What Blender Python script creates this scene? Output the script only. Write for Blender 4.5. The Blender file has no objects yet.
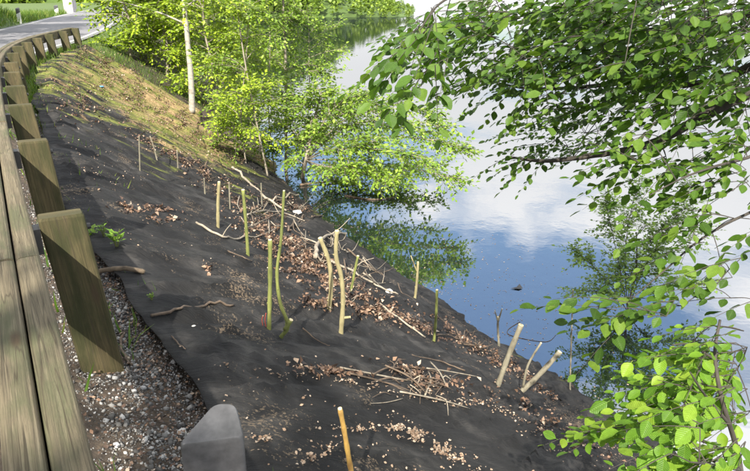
import bpy, math, random
import numpy as np
from mathutils import Vector, Matrix, noise, Quaternion

random.seed(7); RNG = np.random.default_rng(7)
scene = bpy.context.scene
C = scene.collection

# ------------------------------------------------------------------ camera
CAMZ, PITCH, F = 1.35, math.radians(20.3), 650.0      # focal length in px of a 750 px wide picture
cam_d = bpy.data.cameras.new('camera'); cam = bpy.data.objects.new('camera', cam_d); C.objects.link(cam)
cam.location = (0, 0, CAMZ); cam.rotation_euler = (math.pi/2 - PITCH, 0, 0)
cam_d.sensor_fit = 'HORIZONTAL'; cam_d.sensor_width = 36; cam_d.lens = 36*F/750
cam_d.clip_start = 0.05; cam_d.clip_end = 5000
scene.camera = cam

# ------------------------------------------------------------------ sky, sun, exposure
SUN = Vector((-0.125, -0.805, 0.707)).normalized()        # direction towards the sun
world = bpy.data.worlds.new('World'); scene.world = world; world.use_nodes = True
wn, wl = world.node_tree.nodes, world.node_tree.links
wn.clear()
sky = wn.new('ShaderNodeTexSky'); sky.sky_type = 'NISHITA'; sky.sun_disc = False
sky.sun_elevation = math.asin(SUN.z); sky.sun_rotation = math.atan2(SUN.x, SUN.y)
sky.altitude = 500; sky.air_density = 1.0; sky.dust_density = 1.6
geo = wn.new('ShaderNodeTexCoord')
sep = wn.new('ShaderNodeSeparateXYZ'); wl.new(geo.outputs['Generated'], sep.inputs[0])
mz = wn.new('ShaderNodeMath'); mz.operation = 'MAXIMUM'; mz.inputs[1].default_value = 0.02; wl.new(sep.outputs['Z'], mz.inputs[0])
az = wn.new('ShaderNodeMath'); az.operation = 'ADD'; az.inputs[1].default_value = 0.12; wl.new(mz.outputs[0], az.inputs[0])
dx = wn.new('ShaderNodeMath'); dx.operation = 'DIVIDE'; wl.new(sep.outputs['X'], dx.inputs[0]); wl.new(az.outputs[0], dx.inputs[1])
dy = wn.new('ShaderNodeMath'); dy.operation = 'DIVIDE'; wl.new(sep.outputs['Y'], dy.inputs[0]); wl.new(az.outputs[0], dy.inputs[1])
cmb = wn.new('ShaderNodeCombineXYZ'); wl.new(dx.outputs[0], cmb.inputs[0]); wl.new(dy.outputs[0], cmb.inputs[1]); cmb.inputs[2].default_value = 3.7
cn = wn.new('ShaderNodeTexNoise'); cn.inputs['Scale'].default_value = 0.85; cn.inputs['Detail'].default_value = 7; cn.inputs['Roughness'].default_value = 0.52
cn.inputs['Distortion'].default_value = 0.25
co = wn.new('ShaderNodeVectorMath'); co.inputs[1].default_value = (-0.1, 1.0, 1.6); wl.new(cmb.outputs[0], co.inputs[0]); wl.new(co.outputs[0], cn.inputs['Vector'])
cr = wn.new('ShaderNodeValToRGB'); cr.color_ramp.elements[0].position = 0.415; cr.color_ramp.elements[1].position = 0.505
wl.new(cn.outputs['Fac'], cr.inputs[0])
cmix = wn.new('ShaderNodeMixRGB'); wl.new(cr.outputs[0], cmix.inputs[0]); wl.new(sky.outputs[0], cmix.inputs[1])
CLOUD = 7.1
cmix.inputs[2].default_value = (CLOUD, CLOUD*1.0, CLOUD*1.02, 1)
bg = wn.new('ShaderNodeBackground'); bg.inputs['Strength'].default_value = 0.11
wl.new(cmix.outputs[0], bg.inputs[0])
wo = wn.new('ShaderNodeOutputWorld'); wl.new(bg.outputs[0], wo.inputs[0])

sun_d = bpy.data.lights.new('sun', 'SUN'); sun = bpy.data.objects.new('sun', sun_d); C.objects.link(sun)
sun_d.energy = 5.0; sun_d.angle = math.radians(0.53); sun_d.color = (1.0, 0.94, 0.84)
sun.rotation_euler = SUN.to_track_quat('Z', 'Y').to_euler(); sun.location = (0, -10, 20)

scene.view_settings.view_transform = 'Standard'; scene.view_settings.look = 'None'
scene.view_settings.exposure = 1.34; scene.view_settings.gamma = 1
scene.render.engine = 'CYCLES'
scene.cycles.max_bounces = 6; scene.cycles.transparent_max_bounces = 6
scene.render.resolution_x = 1024; scene.render.resolution_y = 643

# ------------------------------------------------------------------ tagging helpers
def tag(o, label=None, cat=None, group=None, kind=None):
    if label: o['label'] = label
    if cat: o['category'] = cat
    if group: o['group'] = group
    if kind: o['kind'] = kind
    return o
def empty(name, loc, label, cat, group=None):
    o = bpy.data.objects.new(name, None); C.objects.link(o); o.location = loc; o.empty_display_size = 0.1
    tag(o, label, cat, group); return o
def link_mesh(name, me, parent=None, loc=None):
    o = bpy.data.objects.new(name, me); C.objects.link(o)
    if parent is not None:
        o.parent = parent
    if loc is not None: o.location = loc
    return o

# ------------------------------------------------------------------ mesh builder
class MB:
    def __init__(s): s.v = []; s.f = []; s.uv = []; s.use_uv = False
    def add(s, verts, faces):
        k = len(s.v); s.v += [tuple(p) for p in verts]; s.f += [tuple(i+k for i in f) for f in faces]
    def tube(s, pts, rad, n=6, cap=True, rough=0.0, seed=0):
        pts = [Vector(p) for p in pts]; m = len(pts)
        if not hasattr(rad, '__len__'): rad = [rad]*m
        rnd = random.Random(seed+len(s.v))
        k = len(s.v); prev = None
        for i, p in enumerate(pts):
            t = (pts[min(i+1, m-1)] - pts[max(i-1, 0)]).normalized()
            if prev is None:
                a = Vector((0, 0, 1)) if abs(t.z) < 0.9 else Vector((1, 0, 0))
                u = t.cross(a).normalized()
            else:
                u = (prev - t*prev.dot(t)).normalized()
            prev = u; w = t.cross(u)
            for j in range(n):
                an = 2*math.pi*j/n; r = rad[i]*(1 + rough*(rnd.random()-0.5)*2)
                s.v.append(tuple(p + u*(math.cos(an)*r) + w*(math.sin(an)*r)))
        for i in range(m-1):
            for j in range(n):
                a = k+i*n+j; b = k+i*n+(j+1) % n
                s.f.append((a, b, b+n, a+n))
        if cap:
            s.f.append(tuple(k+j for j in reversed(range(n)))); s.f.append(tuple(k+(m-1)*n+j for j in range(n)))
    def build(s, name, mat, parent=None, smooth=False, offset=None, mats=None):
        me = bpy.data.meshes.new(name)
        v = s.v
        if offset is not None:
            o = Vector(offset); v = [tuple(Vector(p)-o) for p in v]
        me.from_pydata(v, [], s.f); me.update()
        if smooth: me.polygons.foreach_set('use_smooth', [True]*len(me.polygons))
        if mat: me.materials.append(mat)
        return link_mesh(name, me, parent)

def smooth_poly(pts, per=5):
    """Catmull-Rom through the points"""
    P = [Vector(p) for p in pts]
    if len(P) < 3:
        return [P[0].lerp(P[-1], i/per) for i in range(per+1)]
    out = []
    for i in range(len(P)-1):
        p0 = P[max(i-1, 0)]; p1 = P[i]; p2 = P[i+1]; p3 = P[min(i+2, len(P)-1)]
        for k in range(per):
            t = k/per
            out.append(0.5*((2*p1)+(p2-p0)*t+(2*p0-5*p1+4*p2-p3)*t*t+(3*p1-p0-3*p2+p3)*t*t*t))
    out.append(P[-1]); return out

# ------------------------------------------------------------------ materials
def new_mat(name):
    m = bpy.data.materials.new(name); m.use_nodes = True
    nt = m.node_tree; b = nt.nodes['Principled BSDF']; return m, nt.nodes, nt.links, b
def N(nodes, kind, **kw):
    n = nodes.new(kind)
    for k, v in kw.items(): setattr(n, k, v)
    return n
def noise_n(nodes, links, vec, scale, detail=4, rough=0.55, dist=0.0):
    n = nodes.new('ShaderNodeTexNoise'); n.inputs['Scale'].default_value = scale; n.inputs['Detail'].default_value = detail
    n.inputs['Roughness'].default_value = rough; n.inputs['Distortion'].default_value = dist
    if vec is not None: links.new(vec, n.inputs['Vector'])
    return n.outputs['Fac']
def ramp(nodes, links, fac, stops):
    r = nodes.new('ShaderNodeValToRGB'); e = r.color_ramp.elements
    while len(e) < len(stops): e.new(0.5)
    for k, (p, c) in enumerate(stops):
        e[k].position = p; e[k].color = (c[0], c[1], c[2], 1) if hasattr(c, '__len__') else (c, c, c, 1)
    links.new(fac, r.inputs[0]); return r.outputs[0]
def mix(nodes, links, fac, a, b, mode='MIX'):
    m = nodes.new('ShaderNodeMixRGB'); m.blend_type = mode
    for k, x in ((0, fac), (1, a), (2, b)):
        if hasattr(x, 'is_linked') or hasattr(x, 'links'): links.new(x, m.inputs[k])
        elif hasattr(x, '__len__'): m.inputs[k].default_value = (x[0], x[1], x[2], 1)
        else: m.inputs[k].default_value = x
    return m.outputs[0]
def bump(nodes, links, b, h, strength, dist=0.01):
    n = nodes.new('ShaderNodeBump'); n.inputs['Strength'].default_value = strength; n.inputs['Distance'].default_value = dist
    links.new(h, n.inputs['Height']); links.new(n.outputs[0], b.inputs['Normal']); return n
def objvec(nodes): return nodes.new('ShaderNodeTexCoord').outputs['Object']
def mapv(nodes, links, vec, scale):
    m = nodes.new('ShaderNodeMapping'); m.inputs['Scale'].default_value = scale; links.new(vec, m.inputs['Vector']); return m.outputs[0]
def worldpos(nodes): return nodes.new('ShaderNodeNewGeometry').outputs['Position']

def leaf_mat(name, dark, light, trans=0.45, yellow=None, gloss=0.48, veins=False):
    m, nd, lk, b = new_mat(name)
    g = nd.new('ShaderNodeNewGeometry'); oi = nd.new('ShaderNodeObjectInfo')
    ad = N(nd, 'ShaderNodeMath', operation='ADD'); lk.new(g.outputs['Random Per Island'], ad.inputs[0]); lk.new(oi.outputs['Random'], ad.inputs[1])
    fr = N(nd, 'ShaderNodeMath', operation='FRACT'); lk.new(ad.outputs[0], fr.inputs[0])
    col = ramp(nd, lk, fr.outputs[0], [(0.0, dark), (0.6, light), (1.0, yellow or light)])
    big = ramp(nd, lk, noise_n(nd, lk, g.outputs['Position'], 1.3, 2), [(0.3, (0.75, 0.8, 0.7)), (0.7, (1.1, 1.1, 1.0))])
    col = mix(nd, lk, 1.0, col, big, 'MULTIPLY')
    if veins:
        sx = nd.new('ShaderNodeSeparateXYZ'); lk.new(nd.new('ShaderNodeUVMap').outputs[0], sx.inputs[0])
        ax = N(nd, 'ShaderNodeMath', operation='ABSOLUTE'); lk.new(sx.outputs['X'], ax.inputs[0])
        ph = N(nd, 'ShaderNodeMath', operation='MULTIPLY_ADD'); lk.new(ax.outputs[0], ph.inputs[0]); ph.inputs[1].default_value = -.9; lk.new(sx.outputs['Y'], ph.inputs[2])
        m8 = N(nd, 'ShaderNodeMath', operation='MULTIPLY'); lk.new(ph.outputs[0], m8.inputs[0]); m8.inputs[1].default_value = 9.0
        pp = N(nd, 'ShaderNodeMath', operation='PINGPONG'); lk.new(m8.outputs[0], pp.inputs[0]); pp.inputs[1].default_value = .5
        side = ramp(nd, lk, pp.outputs[0], [(0.0, 1), (0.13, 0)]); rib = ramp(nd, lk, ax.outputs[0], [(0.0, 1), (0.022, 0)])
        ve = mix(nd, lk, 1.0, side, rib, 'LIGHTEN')
        col = mix(nd, lk, ramp(nd, lk, ve, [(0, 0), (1, .42)]), col, (light[0]*1.7, light[1]*1.45, light[2]*2.2))
        blot = noise_n(nd, lk, g.outputs['Position'], 55, 3, .6); col = mix(nd, lk, .5, col, ramp(nd, lk, blot, [(.3, .72), (.7, 1.2)]), 'MULTIPLY')
        bump(nd, lk, b, pp.outputs[0], .5, .004)
    lk.new(col, b.inputs['Base Color']); b.inputs['Roughness'].default_value = gloss; b.inputs['Specular IOR Level'].default_value = 0.35
    tr = nd.new('ShaderNodeBsdfTranslucent')
    tc = mix(nd, lk, 1.0, col, (1.25, 1.35, 0.55), 'MULTIPLY'); lk.new(tc, tr.inputs['Color'])
    ms = nd.new('ShaderNodeMixShader'); ms.inputs[0].default_value = trans
    lk.new(b.outputs[0], ms.inputs[1]); lk.new(tr.outputs[0], ms.inputs[2])
    lk.new(ms.outputs[0], nd['Material Output'].inputs['Surface']); return m

M = {}
M['beech'] = leaf_mat('beech_leaf', (0.032, 0.075, 0.010), (0.075, 0.15, 0.018), 0.44, (0.135, 0.215, 0.028), veins=True)
M['beech_young'] = leaf_mat('young_beech_leaf', (0.065, 0.145, 0.014), (0.135, 0.26, 0.022), 0.42, (0.23, 0.33, 0.035), veins=True)
M['hazel'] = leaf_mat('hazel_leaf', (0.12, 0.19, 0.014), (0.30, 0.40, 0.028), 0.30, (0.38, 0.47, 0.045), .5)
M['alder'] = leaf_mat('alder_leaf', (0.085, 0.155, 0.018), (0.18, 0.275, 0.035), 0.30, (0.28, 0.37, 0.06), .5)
M['willow'] = leaf_mat('willow_leaf', (0.07, 0.12, 0.03), (0.15, 0.23, 0.055), 0.38, (0.20, 0.29, 0.075))
M['wood_forest'] = leaf_mat('forest_leaf', (0.07, 0.12, 0.015), (0.16, 0.23, 0.03), 0.3, (0.22, 0.29, 0.045))
M['grass'] = leaf_mat('grass_blade', (0.05, 0.10, 0.015), (0.11, 0.19, 0.025), 0.35, (0.22, 0.24, 0.06))

def litter_mat():
    m, nd, lk, b = new_mat('dead_leaf')
    g = nd.new('ShaderNodeNewGeometry')
    col = ramp(nd, lk, g.outputs['Random Per Island'], [(0.0, (0.03, 0.018, 0.012)), (0.4, (0.08, 0.045, 0.028)), (0.7, (0.165, 0.095, 0.056)), (0.88, (0.26, 0.175, 0.115)), (1.0, (0.40, 0.33, 0.25))])
    lk.new(col, b.inputs['Base Color']); b.inputs['Roughness'].default_value = 0.7
    return m
M['litter'] = litter_mat()
def straw_mat():
    m, nd, lk, b = new_mat('dry_husks')
    g = nd.new('ShaderNodeNewGeometry')
    col = ramp(nd, lk, g.outputs['Random Per Island'], [(0.0, (0.14, 0.085, 0.05)), (0.5, (0.26, 0.18, 0.12)), (1.0, (0.42, 0.34, 0.26))])
    lk.new(col, b.inputs['Base Color']); b.inputs['Roughness'].default_value = 0.8
    return m
M['straw'] = straw_mat()
def stone_mat():
    m, nd, lk, b = new_mat('gravel_stone')
    g = nd.new('ShaderNodeNewGeometry')
    col = ramp(nd, lk, g.outputs['Random Per Island'], [(0.0, (0.04, 0.038, 0.036)), (0.45, (0.105, 0.10, 0.092)), (0.82, (0.27, 0.262, 0.245)), (1.0, (0.46, 0.45, 0.43))])
    n = noise_n(nd, lk, objvec(nd), 60, 3)
    col = mix(nd, lk, 0.5, col, ramp(nd, lk, n, [(0.3, 0.6), (0.7, 1.2)]), 'MULTIPLY')
    lk.new(col, b.inputs['Base Color']); b.inputs['Roughness'].default_value = 0.85
    return m
M['stone'] = stone_mat()

def wood_mat(name, c0, c1, c2, algae=(0.10, 0.13, 0.035), alg=(0.48, 0.62)):
    """weathered timber; the grain follows the UV map (u along the piece in metres)"""
    m, nd, lk, b = new_mat(name)
    uv = nd.new('ShaderNodeUVMap').outputs[0]
    oi = nd.new('ShaderNodeObjectInfo')
    av = N(nd, 'ShaderNodeVectorMath', operation='ADD'); lk.new(uv, av.inputs[0])
    sc = N(nd, 'ShaderNodeVectorMath', operation='SCALE'); sc.inputs[0].default_value = (37, 11, 5); lk.new(oi.outputs['Random'], sc.inputs['Scale'])
    lk.new(sc.outputs[0], av.inputs[1]); v = av.outputs[0]
    grain = noise_n(nd, lk, mapv(nd, lk, v, (2.6, 120, 1)), 1.0, 7, 0.72, 0.8)
    broad = noise_n(nd, lk, mapv(nd, lk, v, (1.5, 9, 1)), 1.0, 4, 0.6, 0.8)
    col = ramp(nd, lk, grain, [(0.28, c0), (0.52, c1), (0.75, c2)])
    col = mix(nd, lk, 0.65, col, ramp(nd, lk, broad, [(0.3, (0.62, 0.6, 0.55)), (0.7, (1.25, 1.2, 1.1))]), 'MULTIPLY')
    al = ramp(nd, lk, noise_n(nd, lk, mapv(nd, lk, v, (2.5, 8, 1)), 1.0, 5, 0.65), [(alg[0], 0), (alg[1], 0.75)])
    col = mix(nd, lk, al, col, algae)
    vor = N(nd, 'ShaderNodeTexVoronoi'); vor.inputs['Scale'].default_value = 1.0; lk.new(mapv(nd, lk, v, (1.9, 6.5, 1)), vor.inputs['Vector'])
    kn = ramp(nd, lk, vor.outputs['Distance'], [(0.05, 1), (0.13, 0)])
    col = mix(nd, lk, kn, col, (0.07, 0.05, 0.028))
    cr_ = ramp(nd, lk, noise_n(nd, lk, mapv(nd, lk, v, (0.9, 28, 1)), 1.0, 2, 0.5, 0.3), [(0.487, 0), (0.5, 0.9), (0.513, 0)])
    col = mix(nd, lk, cr_, col, (0.05, 0.04, 0.025))
    lk.new(col, b.inputs['Base Color']); b.inputs['Roughness'].default_value = 0.78; b.inputs['Specular IOR Level'].default_value = 0.25
    bump(nd, lk, b, grain, 0.8, 0.008); return m
M['rail'] = wood_mat('weathered_rail_timber', (0.045, 0.038, 0.027), (0.135, 0.114, 0.076), (0.235, 0.205, 0.145), (0.075, 0.08, 0.04))
M['post'] = wood_mat('weathered_post_timber', (0.045, 0.037, 0.02), (0.095, 0.078, 0.04), (0.15, 0.124, 0.066), (0.03, 0.036, 0.013), (0.38, 0.58))

def bark_mat(name, c0, c1, scale=14, pale=None):
    m, nd, lk, b = new_mat(name)
    p = worldpos(nd)
    n = noise_n(nd, lk, mapv(nd, lk, p, (1, 1, 0.35)), scale, 6, 0.65)
    col = ramp(nd, lk, n, [(0.3, c0), (0.65, c1)])
    if pale:
        n2 = noise_n(nd, lk, mapv(nd, lk, p, (1, 1, 3.0)), 5, 4, 0.6)
        col = mix(nd, lk, ramp(nd, lk, n2, [(0.42, 0), (0.5, 1)]), col, pale)
    lk.new(col, b.inputs['Base Color']); b.inputs['Roughness'].default_value = 0.85
    bump(nd, lk, b, n, 0.5, 0.01); return m
M['beech_bark'] = bark_mat('beech_bark', (0.018, 0.015, 0.012), (0.055, 0.046, 0.036))
M['alder_bark'] = bark_mat('alder_bark', (0.12, 0.10, 0.075), (0.30, 0.26, 0.20), 18)
M['pale_bark'] = bark_mat('pale_bark', (0.14, 0.12, 0.10), (0.32, 0.29, 0.24), 12, (0.33, 0.31, 0.26))
M['stake_green'] = bark_mat('green_stake_bark', (0.08, 0.095, 0.022), (0.175, 0.19, 0.05), 25)
M['stake_tan'] = bark_mat('tan_stake_bark', (0.15, 0.125, 0.06), (0.28, 0.245, 0.125), 25)
M['stake_yellow'] = bark_mat('yellow_stake_bark', (0.12, 0.06, 0.015), (0.32, 0.20, 0.045), 30)
M['stake_grey'] = bark_mat('grey_stake_bark', (0.10, 0.088, 0.06), (0.21, 0.19, 0.135), 25)
M['drift'] = bark_mat('bleached_driftwood', (0.16, 0.13, 0.09), (0.33, 0.285, 0.22), 20)
M['twig'] = bark_mat('brown_twig', (0.055, 0.038, 0.025), (0.14, 0.10, 0.068), 20)
M['red_twig'] = bark_mat('red_twig', (0.22, 0.03, 0.02), (0.35, 0.07, 0.04), 20)
M['cutwood'] = bark_mat('cut_wood', (0.50, 0.42, 0.24), (0.62, 0.54, 0.34), 30)
def plain(name, col, rough=0.6, var=0.25, scale=20, spec=0.4):
    m, nd, lk, b = new_mat(name)
    n = noise_n(nd, lk, objvec(nd), scale, 5, 0.6)
    c = mix(nd, lk, 1.0, col, ramp(nd, lk, n, [(0.3, 1-var), (0.7, 1+var)]), 'MULTIPLY')
    lk.new(c, b.inputs['Base Color']); b.inputs['Roughness'].default_value = rough; b.inputs['Specular IOR Level'].default_value = spec
    bump(nd, lk, b, n, 0.15, 0.003); return m
M['cap'] = plain('dark_grey_plastic', (0.06, 0.06, 0.062), 0.36, 0.3, 35)
M['white_plastic'] = plain('white_plastic', (0.62, 0.62, 0.54), 0.45, 0.12, 15)
M['reflector'] = plain('reflector_grey', (0.35, 0.35, 0.36), 0.2, 0.05)
M['blue'] = plain('blue_plastic', (0.10, 0.26, 0.42), 0.4, 0.2)
M['steel'] = plain('dark_steel', (0.06, 0.055, 0.05), 0.5, 0.3)
M['whitestone'] = plain('white_stone', (0.45, 0.43, 0.40), 0.8, 0.2, 30)
M['concrete'] = plain('pale_concrete', (0.36, 0.34, 0.34), 0.85, 0.12, 6)
M['darkwood'] = plain('rotten_wood', (0.10, 0.075, 0.05), 0.9, 0.5, 25)
M['duck'] = plain('dark_leaf', (0.05, 0.05, 0.05), 0.6, 0.2)
M['paint'] = plain('road_paint', (0.34, 0.34, 0.33), 0.7, 0.3, 8)

def road_mat():
    m, nd, lk, b = new_mat('asphalt')
    p = worldpos(nd)
    col = ramp(nd, lk, noise_n(nd, lk, p, 120, 3, 0.7), [(0.3, (0.10, 0.098, 0.105)), (0.7, (0.19, 0.185, 0.195))])
    col = mix(nd, lk, 0.7, col, ramp(nd, lk, noise_n(nd, lk, p, 0.7, 4), [(0.3, 0.75), (0.7, 1.2)]), 'MULTIPLY')
    lk.new(col, b.inputs['Base Color']); b.inputs['Roughness'].default_value = 0.8
    bump(nd, lk, b, noise_n(nd, lk, p, 150, 2), 0.3, 0.004); return m
M['road'] = road_mat()
def ground_mat():
    m, nd, lk, b = new_mat('soil_and_litter')
    p = worldpos(nd)
    n = noise_n(nd, lk, p, 22, 8, 0.7)
    soil = ramp(nd, lk, n, [(0.25, (0.022, 0.016, 0.011)), (0.5, (0.055, 0.040, 0.027)), (0.64, (0.11, 0.078, 0.05)), (0.8, (0.20, 0.155, 0.11))])
    at = nd.new('ShaderNodeAttribute'); at.attribute_name = 'green'
    g = ramp(nd, lk, noise_n(nd, lk, p, 9, 6, 0.65), [(0.3, (0.03, 0.055, 0.01)), (0.7, (0.10, 0.15, 0.03))])
    add = N(nd, 'ShaderNodeMath', operation='ADD'); lk.new(at.outputs['Fac'], add.inputs[0])
    lk.new(noise_n(nd, lk, p, 2.2, 5, 0.65), add.inputs[1])
    hf = N(nd, 'ShaderNodeMath', operation='MULTIPLY'); hf.inputs[1].default_value = .5; lk.new(add.outputs[0], hf.inputs[0])
    col = mix(nd, lk, ramp(nd, lk, hf.outputs[0], [(0.42, 0), (0.53, 1)]), soil, g)
    lk.new(col, b.inputs['Base Color']); b.inputs['Roughness'].default_value = 0.95
    bump(nd, lk, b, n, 0.8, 0.03); return m
M['ground'] = ground_mat()
def cloth_mat():
    m, nd, lk, b = new_mat('black_geotextile')
    p = worldpos(nd)
    base = ramp(nd, lk, noise_n(nd, lk, p, 2.4, 7, 0.68), [(0.28, (0.006, 0.006, 0.006)), (0.52, (0.0175, 0.017, 0.0165)), (0.76, (0.062, 0.058, 0.053))])
    uv = nd.new('ShaderNodeUVMap').outputs[0]
    streak = noise_n(nd, lk, mapv(nd, lk, uv, (5.5, 1.1, 1)), 1.0, 6, 0.65, 0.8)
    base = mix(nd, lk, 0.75, base, ramp(nd, lk, streak, [(0.3, 0.45), (0.72, 1.7)]), 'MULTIPLY')
    fine = noise_n(nd, lk, p, 260, 2, 0.6)
    base = mix(nd, lk, 0.6, base, ramp(nd, lk, fine, [(0.3, 0.6), (0.7, 1.4)]), 'MULTIPLY')
    # silt and husks that have settled in specks
    sp = noise_n(nd, lk, p, 55, 5, 0.7)
    pat = noise_n(nd, lk, p, 1.6, 4, 0.6)
    mul = N(nd, 'ShaderNodeMath', operation='MULTIPLY'); lk.new(sp, mul.inputs[0]); lk.new(pat, mul.inputs[1])
    base = mix(nd, lk, ramp(nd, lk, mul.outputs[0], [(0.335, 0), (0.375, 0.7)]), base, (0.20, 0.15, 0.10))
    at = nd.new('ShaderNodeAttribute'); at.attribute_name = 'moss'
    def masked(scale, lo, hi, off=0.0):
        a = N(nd, 'ShaderNodeMath', operation='ADD'); lk.new(at.outputs['Fac'], a.inputs[0]); 
        mp = nd.new('ShaderNodeMapping'); mp.inputs['Location'].default_value = (off, off*2, 0); mp.inputs['Scale'].default_value = (3.2, 1.0, 1); lk.new(uv, mp.inputs['Vector'])
        nn = N(nd, 'ShaderNodeMath', operation='MULTIPLY_ADD'); nn.inputs[1].default_value = 2.0; nn.inputs[2].default_value = -.5; lk.new(noise_n(nd, lk, mp.outputs[0], scale, 7, 0.7, 0.5), nn.inputs[0]); lk.new(nn.outputs[0], a.inputs[1])
        hf = N(nd, 'ShaderNodeMath', operation='MULTIPLY'); hf.inputs[1].default_value = .5; lk.new(a.outputs[0], hf.inputs[0])
        return ramp(nd, lk, hf.outputs[0], [(lo/2, 0), (hi/2, 1)])
    mossc = ramp(nd, lk, noise_n(nd, lk, p, 18, 5, 0.7), [(0.3, (0.06, 0.075, 0.014)), (0.7, (0.21, 0.22, 0.05))])
    dry = ramp(nd, lk, noise_n(nd, lk, p, 30, 6, 0.75), [(0.28, (0.085, 0.06, 0.025)), (0.5, (0.27, 0.185, 0.09)), (0.72, (0.46, 0.35, 0.2))])
    base = mix(nd, lk, masked(0.9, 1.0, 1.2), base, mossc)
    base = mix(nd, lk, masked(1.3, 1.14, 1.40, 4.0), base, dry)
    lk.new(base, b.inputs['Base Color']); b.inputs['Roughness'].default_value = 0.8; b.inputs['Specular IOR Level'].default_value = 0.22
    b.inputs['Sheen Weight'].default_value = 0.0; b.inputs['Sheen Roughness'].default_value = 0.5
    ad = N(nd, 'ShaderNodeMath', operation='MULTIPLY_ADD'); ad.inputs[1].default_value = 0.25; lk.new(fine, ad.inputs[0]); lk.new(streak, ad.inputs[2])
    wr = noise_n(nd, lk, mapv(nd, lk, uv, (16, 1.6, 1)), 1.0, 3, 0.55, 1.2)
    sb = N(nd, 'ShaderNodeMath', operation='SUBTRACT'); lk.new(wr, sb.inputs[0]); sb.inputs[1].default_value = .5
    ab = N(nd, 'ShaderNodeMath', operation='ABSOLUTE'); lk.new(sb.outputs[0], ab.inputs[0])
    mn = N(nd, 'ShaderNodeMath', operation='MINIMUM'); lk.new(ab.outputs[0], mn.inputs[0]); mn.inputs[1].default_value = .08
    ac = N(nd, 'ShaderNodeMath', operation='MULTIPLY_ADD'); lk.new(mn.outputs[0], ac.inputs[0]); ac.inputs[1].default_value = -5.0; lk.new(ad.outputs[0], ac.inputs[2])
    bump(nd, lk, b, ac.outputs[0], 0.5, 0.03); return m
M['cloth'] = cloth_mat()
def water_mat():
    m, nd, lk, b = new_mat('lake_water'); nd.remove(b)
    p = worldpos(nd)
    h = noise_n(nd, lk, p, 2.2, 3, 0.5)
    h2 = noise_n(nd, lk, p, 9, 2, 0.5)
    hh = N(nd, 'ShaderNodeMath', operation='MULTIPLY_ADD'); hh.inputs[1].default_value = 0.15; lk.new(h2, hh.inputs[0]); lk.new(h, hh.inputs[2])
    bp = nd.new('ShaderNodeBump'); bp.inputs['Strength'].default_value = 0.03; bp.inputs['Distance'].default_value = 0.08; lk.new(hh.outputs[0], bp.inputs['Height'])
    gl = nd.new('ShaderNodeBsdfGlossy'); gl.inputs['Roughness'].default_value = 0.012; lk.new(bp.outputs[0], gl.inputs['Normal'])
    df = nd.new('ShaderNodeBsdfDiffuse'); df.inputs['Color'].default_value = (0.012, 0.022, 0.026, 1)
    tp = nd.new('ShaderNodeBsdfTransparent'); tp.inputs['Color'].default_value = (0.42, 0.50, 0.42, 1)
    body = nd.new('ShaderNodeMixShader'); body.inputs[0].default_value = 0.42; lk.new(df.outputs[0], body.inputs[1]); lk.new(tp.outputs[0], body.inputs[2])
    fr = nd.new('ShaderNodeFresnel'); fr.inputs['IOR'].default_value = 8.5; lk.new(bp.outputs[0], fr.inputs['Normal'])
    ms = nd.new('ShaderNodeMixShader'); lk.new(fr.outputs[0], ms.inputs[0]); lk.new(body.outputs[0], ms.inputs[1]); lk.new(gl.outputs[0], ms.inputs[2])
    lk.new(ms.outputs[0], nd['Material Output'].inputs['Surface']); return m
M['water'] = water_mat()

# ------------------------------------------------------------------ the lie of the land: s along the guardrail, d towards the lake
HS = [(-60, 34), (-2, 30.5), (3, 30), (8, 28.5), (11, 25.5), (14, 19), (17, 13), (20, 12), (25, 15), (40, 19), (70, 16), (140, 5)]
hs_x = np.array([a for a, _ in HS], float); hs_y = np.array([b for _, b in HS], float)
DS = 0.1
s_f = np.arange(0, 140, DS); s_b = np.arange(0, -40, -DS)
def integ(sarr, sign):
    h = np.radians(np.interp(sarr + sign*DS/2, hs_x, hs_y)); x = np.concatenate([[0], np.cumsum(-np.sin(h)*DS*sign)[:-1]]); y = np.concatenate([[0], np.cumsum(np.cos(h)*DS*sign)[:-1]])
    return np.stack([x-0.54, y+1.0], 1)
CP = np.concatenate([integ(s_b, -1)[::-1][:-1], integ(s_f, 1)]); CS = np.concatenate([s_b[::-1][:-1], s_f])
CH = np.radians(np.interp(CS, hs_x, hs_y))
def sd2xy(s, d):
    h = np.radians(np.interp(s, hs_x, hs_y)); x = np.interp(s, CS, CP[:, 0]); y = np.interp(s, CS, CP[:, 1])
    return x + d*math.cos(h), y + d*math.sin(h)
def xy2sd(x, y):
    q = (CP[:, 0]-x)**2 + (CP[:, 1]-y)**2; i = int(q.argmin())
    nx, ny = math.cos(CH[i]), math.sin(CH[i])
    return float(CS[i]), float((x-CP[i, 0])*nx + (y-CP[i, 1])*ny)
def sm(a, b, x):
    t = min(1, max(0, (x-a)/(b-a))); return t*t*(3-2*t)
WATER = -2.85
def height(s, d):
    k = 1 - sm(7, 14, s)
    if d < -4.9:
        up = 0.85*(1-sm(36, 43, s)); z = -0.04 + min(3.6, (-4.9-d)*up) + 0.12*noise.noise((s*0.5, d*0.5, 1))*sm(-4.9, -6.5, d)
    elif d < -0.3: z = -0.02
    else:
        prof_d = [-0.3, 0.0, 0.2, 0.6, 5.0, 7.5, 14, 30]
        prof_z = [-0.02, -0.02-0.16*k, 0.02-0.28*k, -0.06-0.30*k, WATER, -3.9, -5.6, -7]
        z = float(np.interp(d, prof_d, prof_z))
        a = sm(0.3, 1.2, d)*(1-0.6*sm(4.2, 5, d))
        z += a*(0.16*noise.noise((s*0.45, d*0.5, 3.1)) + 0.07*noise.noise((s*1.3, d*0.9, 8.1)))
        z += 0.02*noise.noise((s*4, d*4, 2.0))*sm(0, 0.3, d)
        # little terrace of piled soil along the shore
        z += 0.06*math.exp(-((d-3.4)/0.5)**2)*k
    return z
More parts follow.
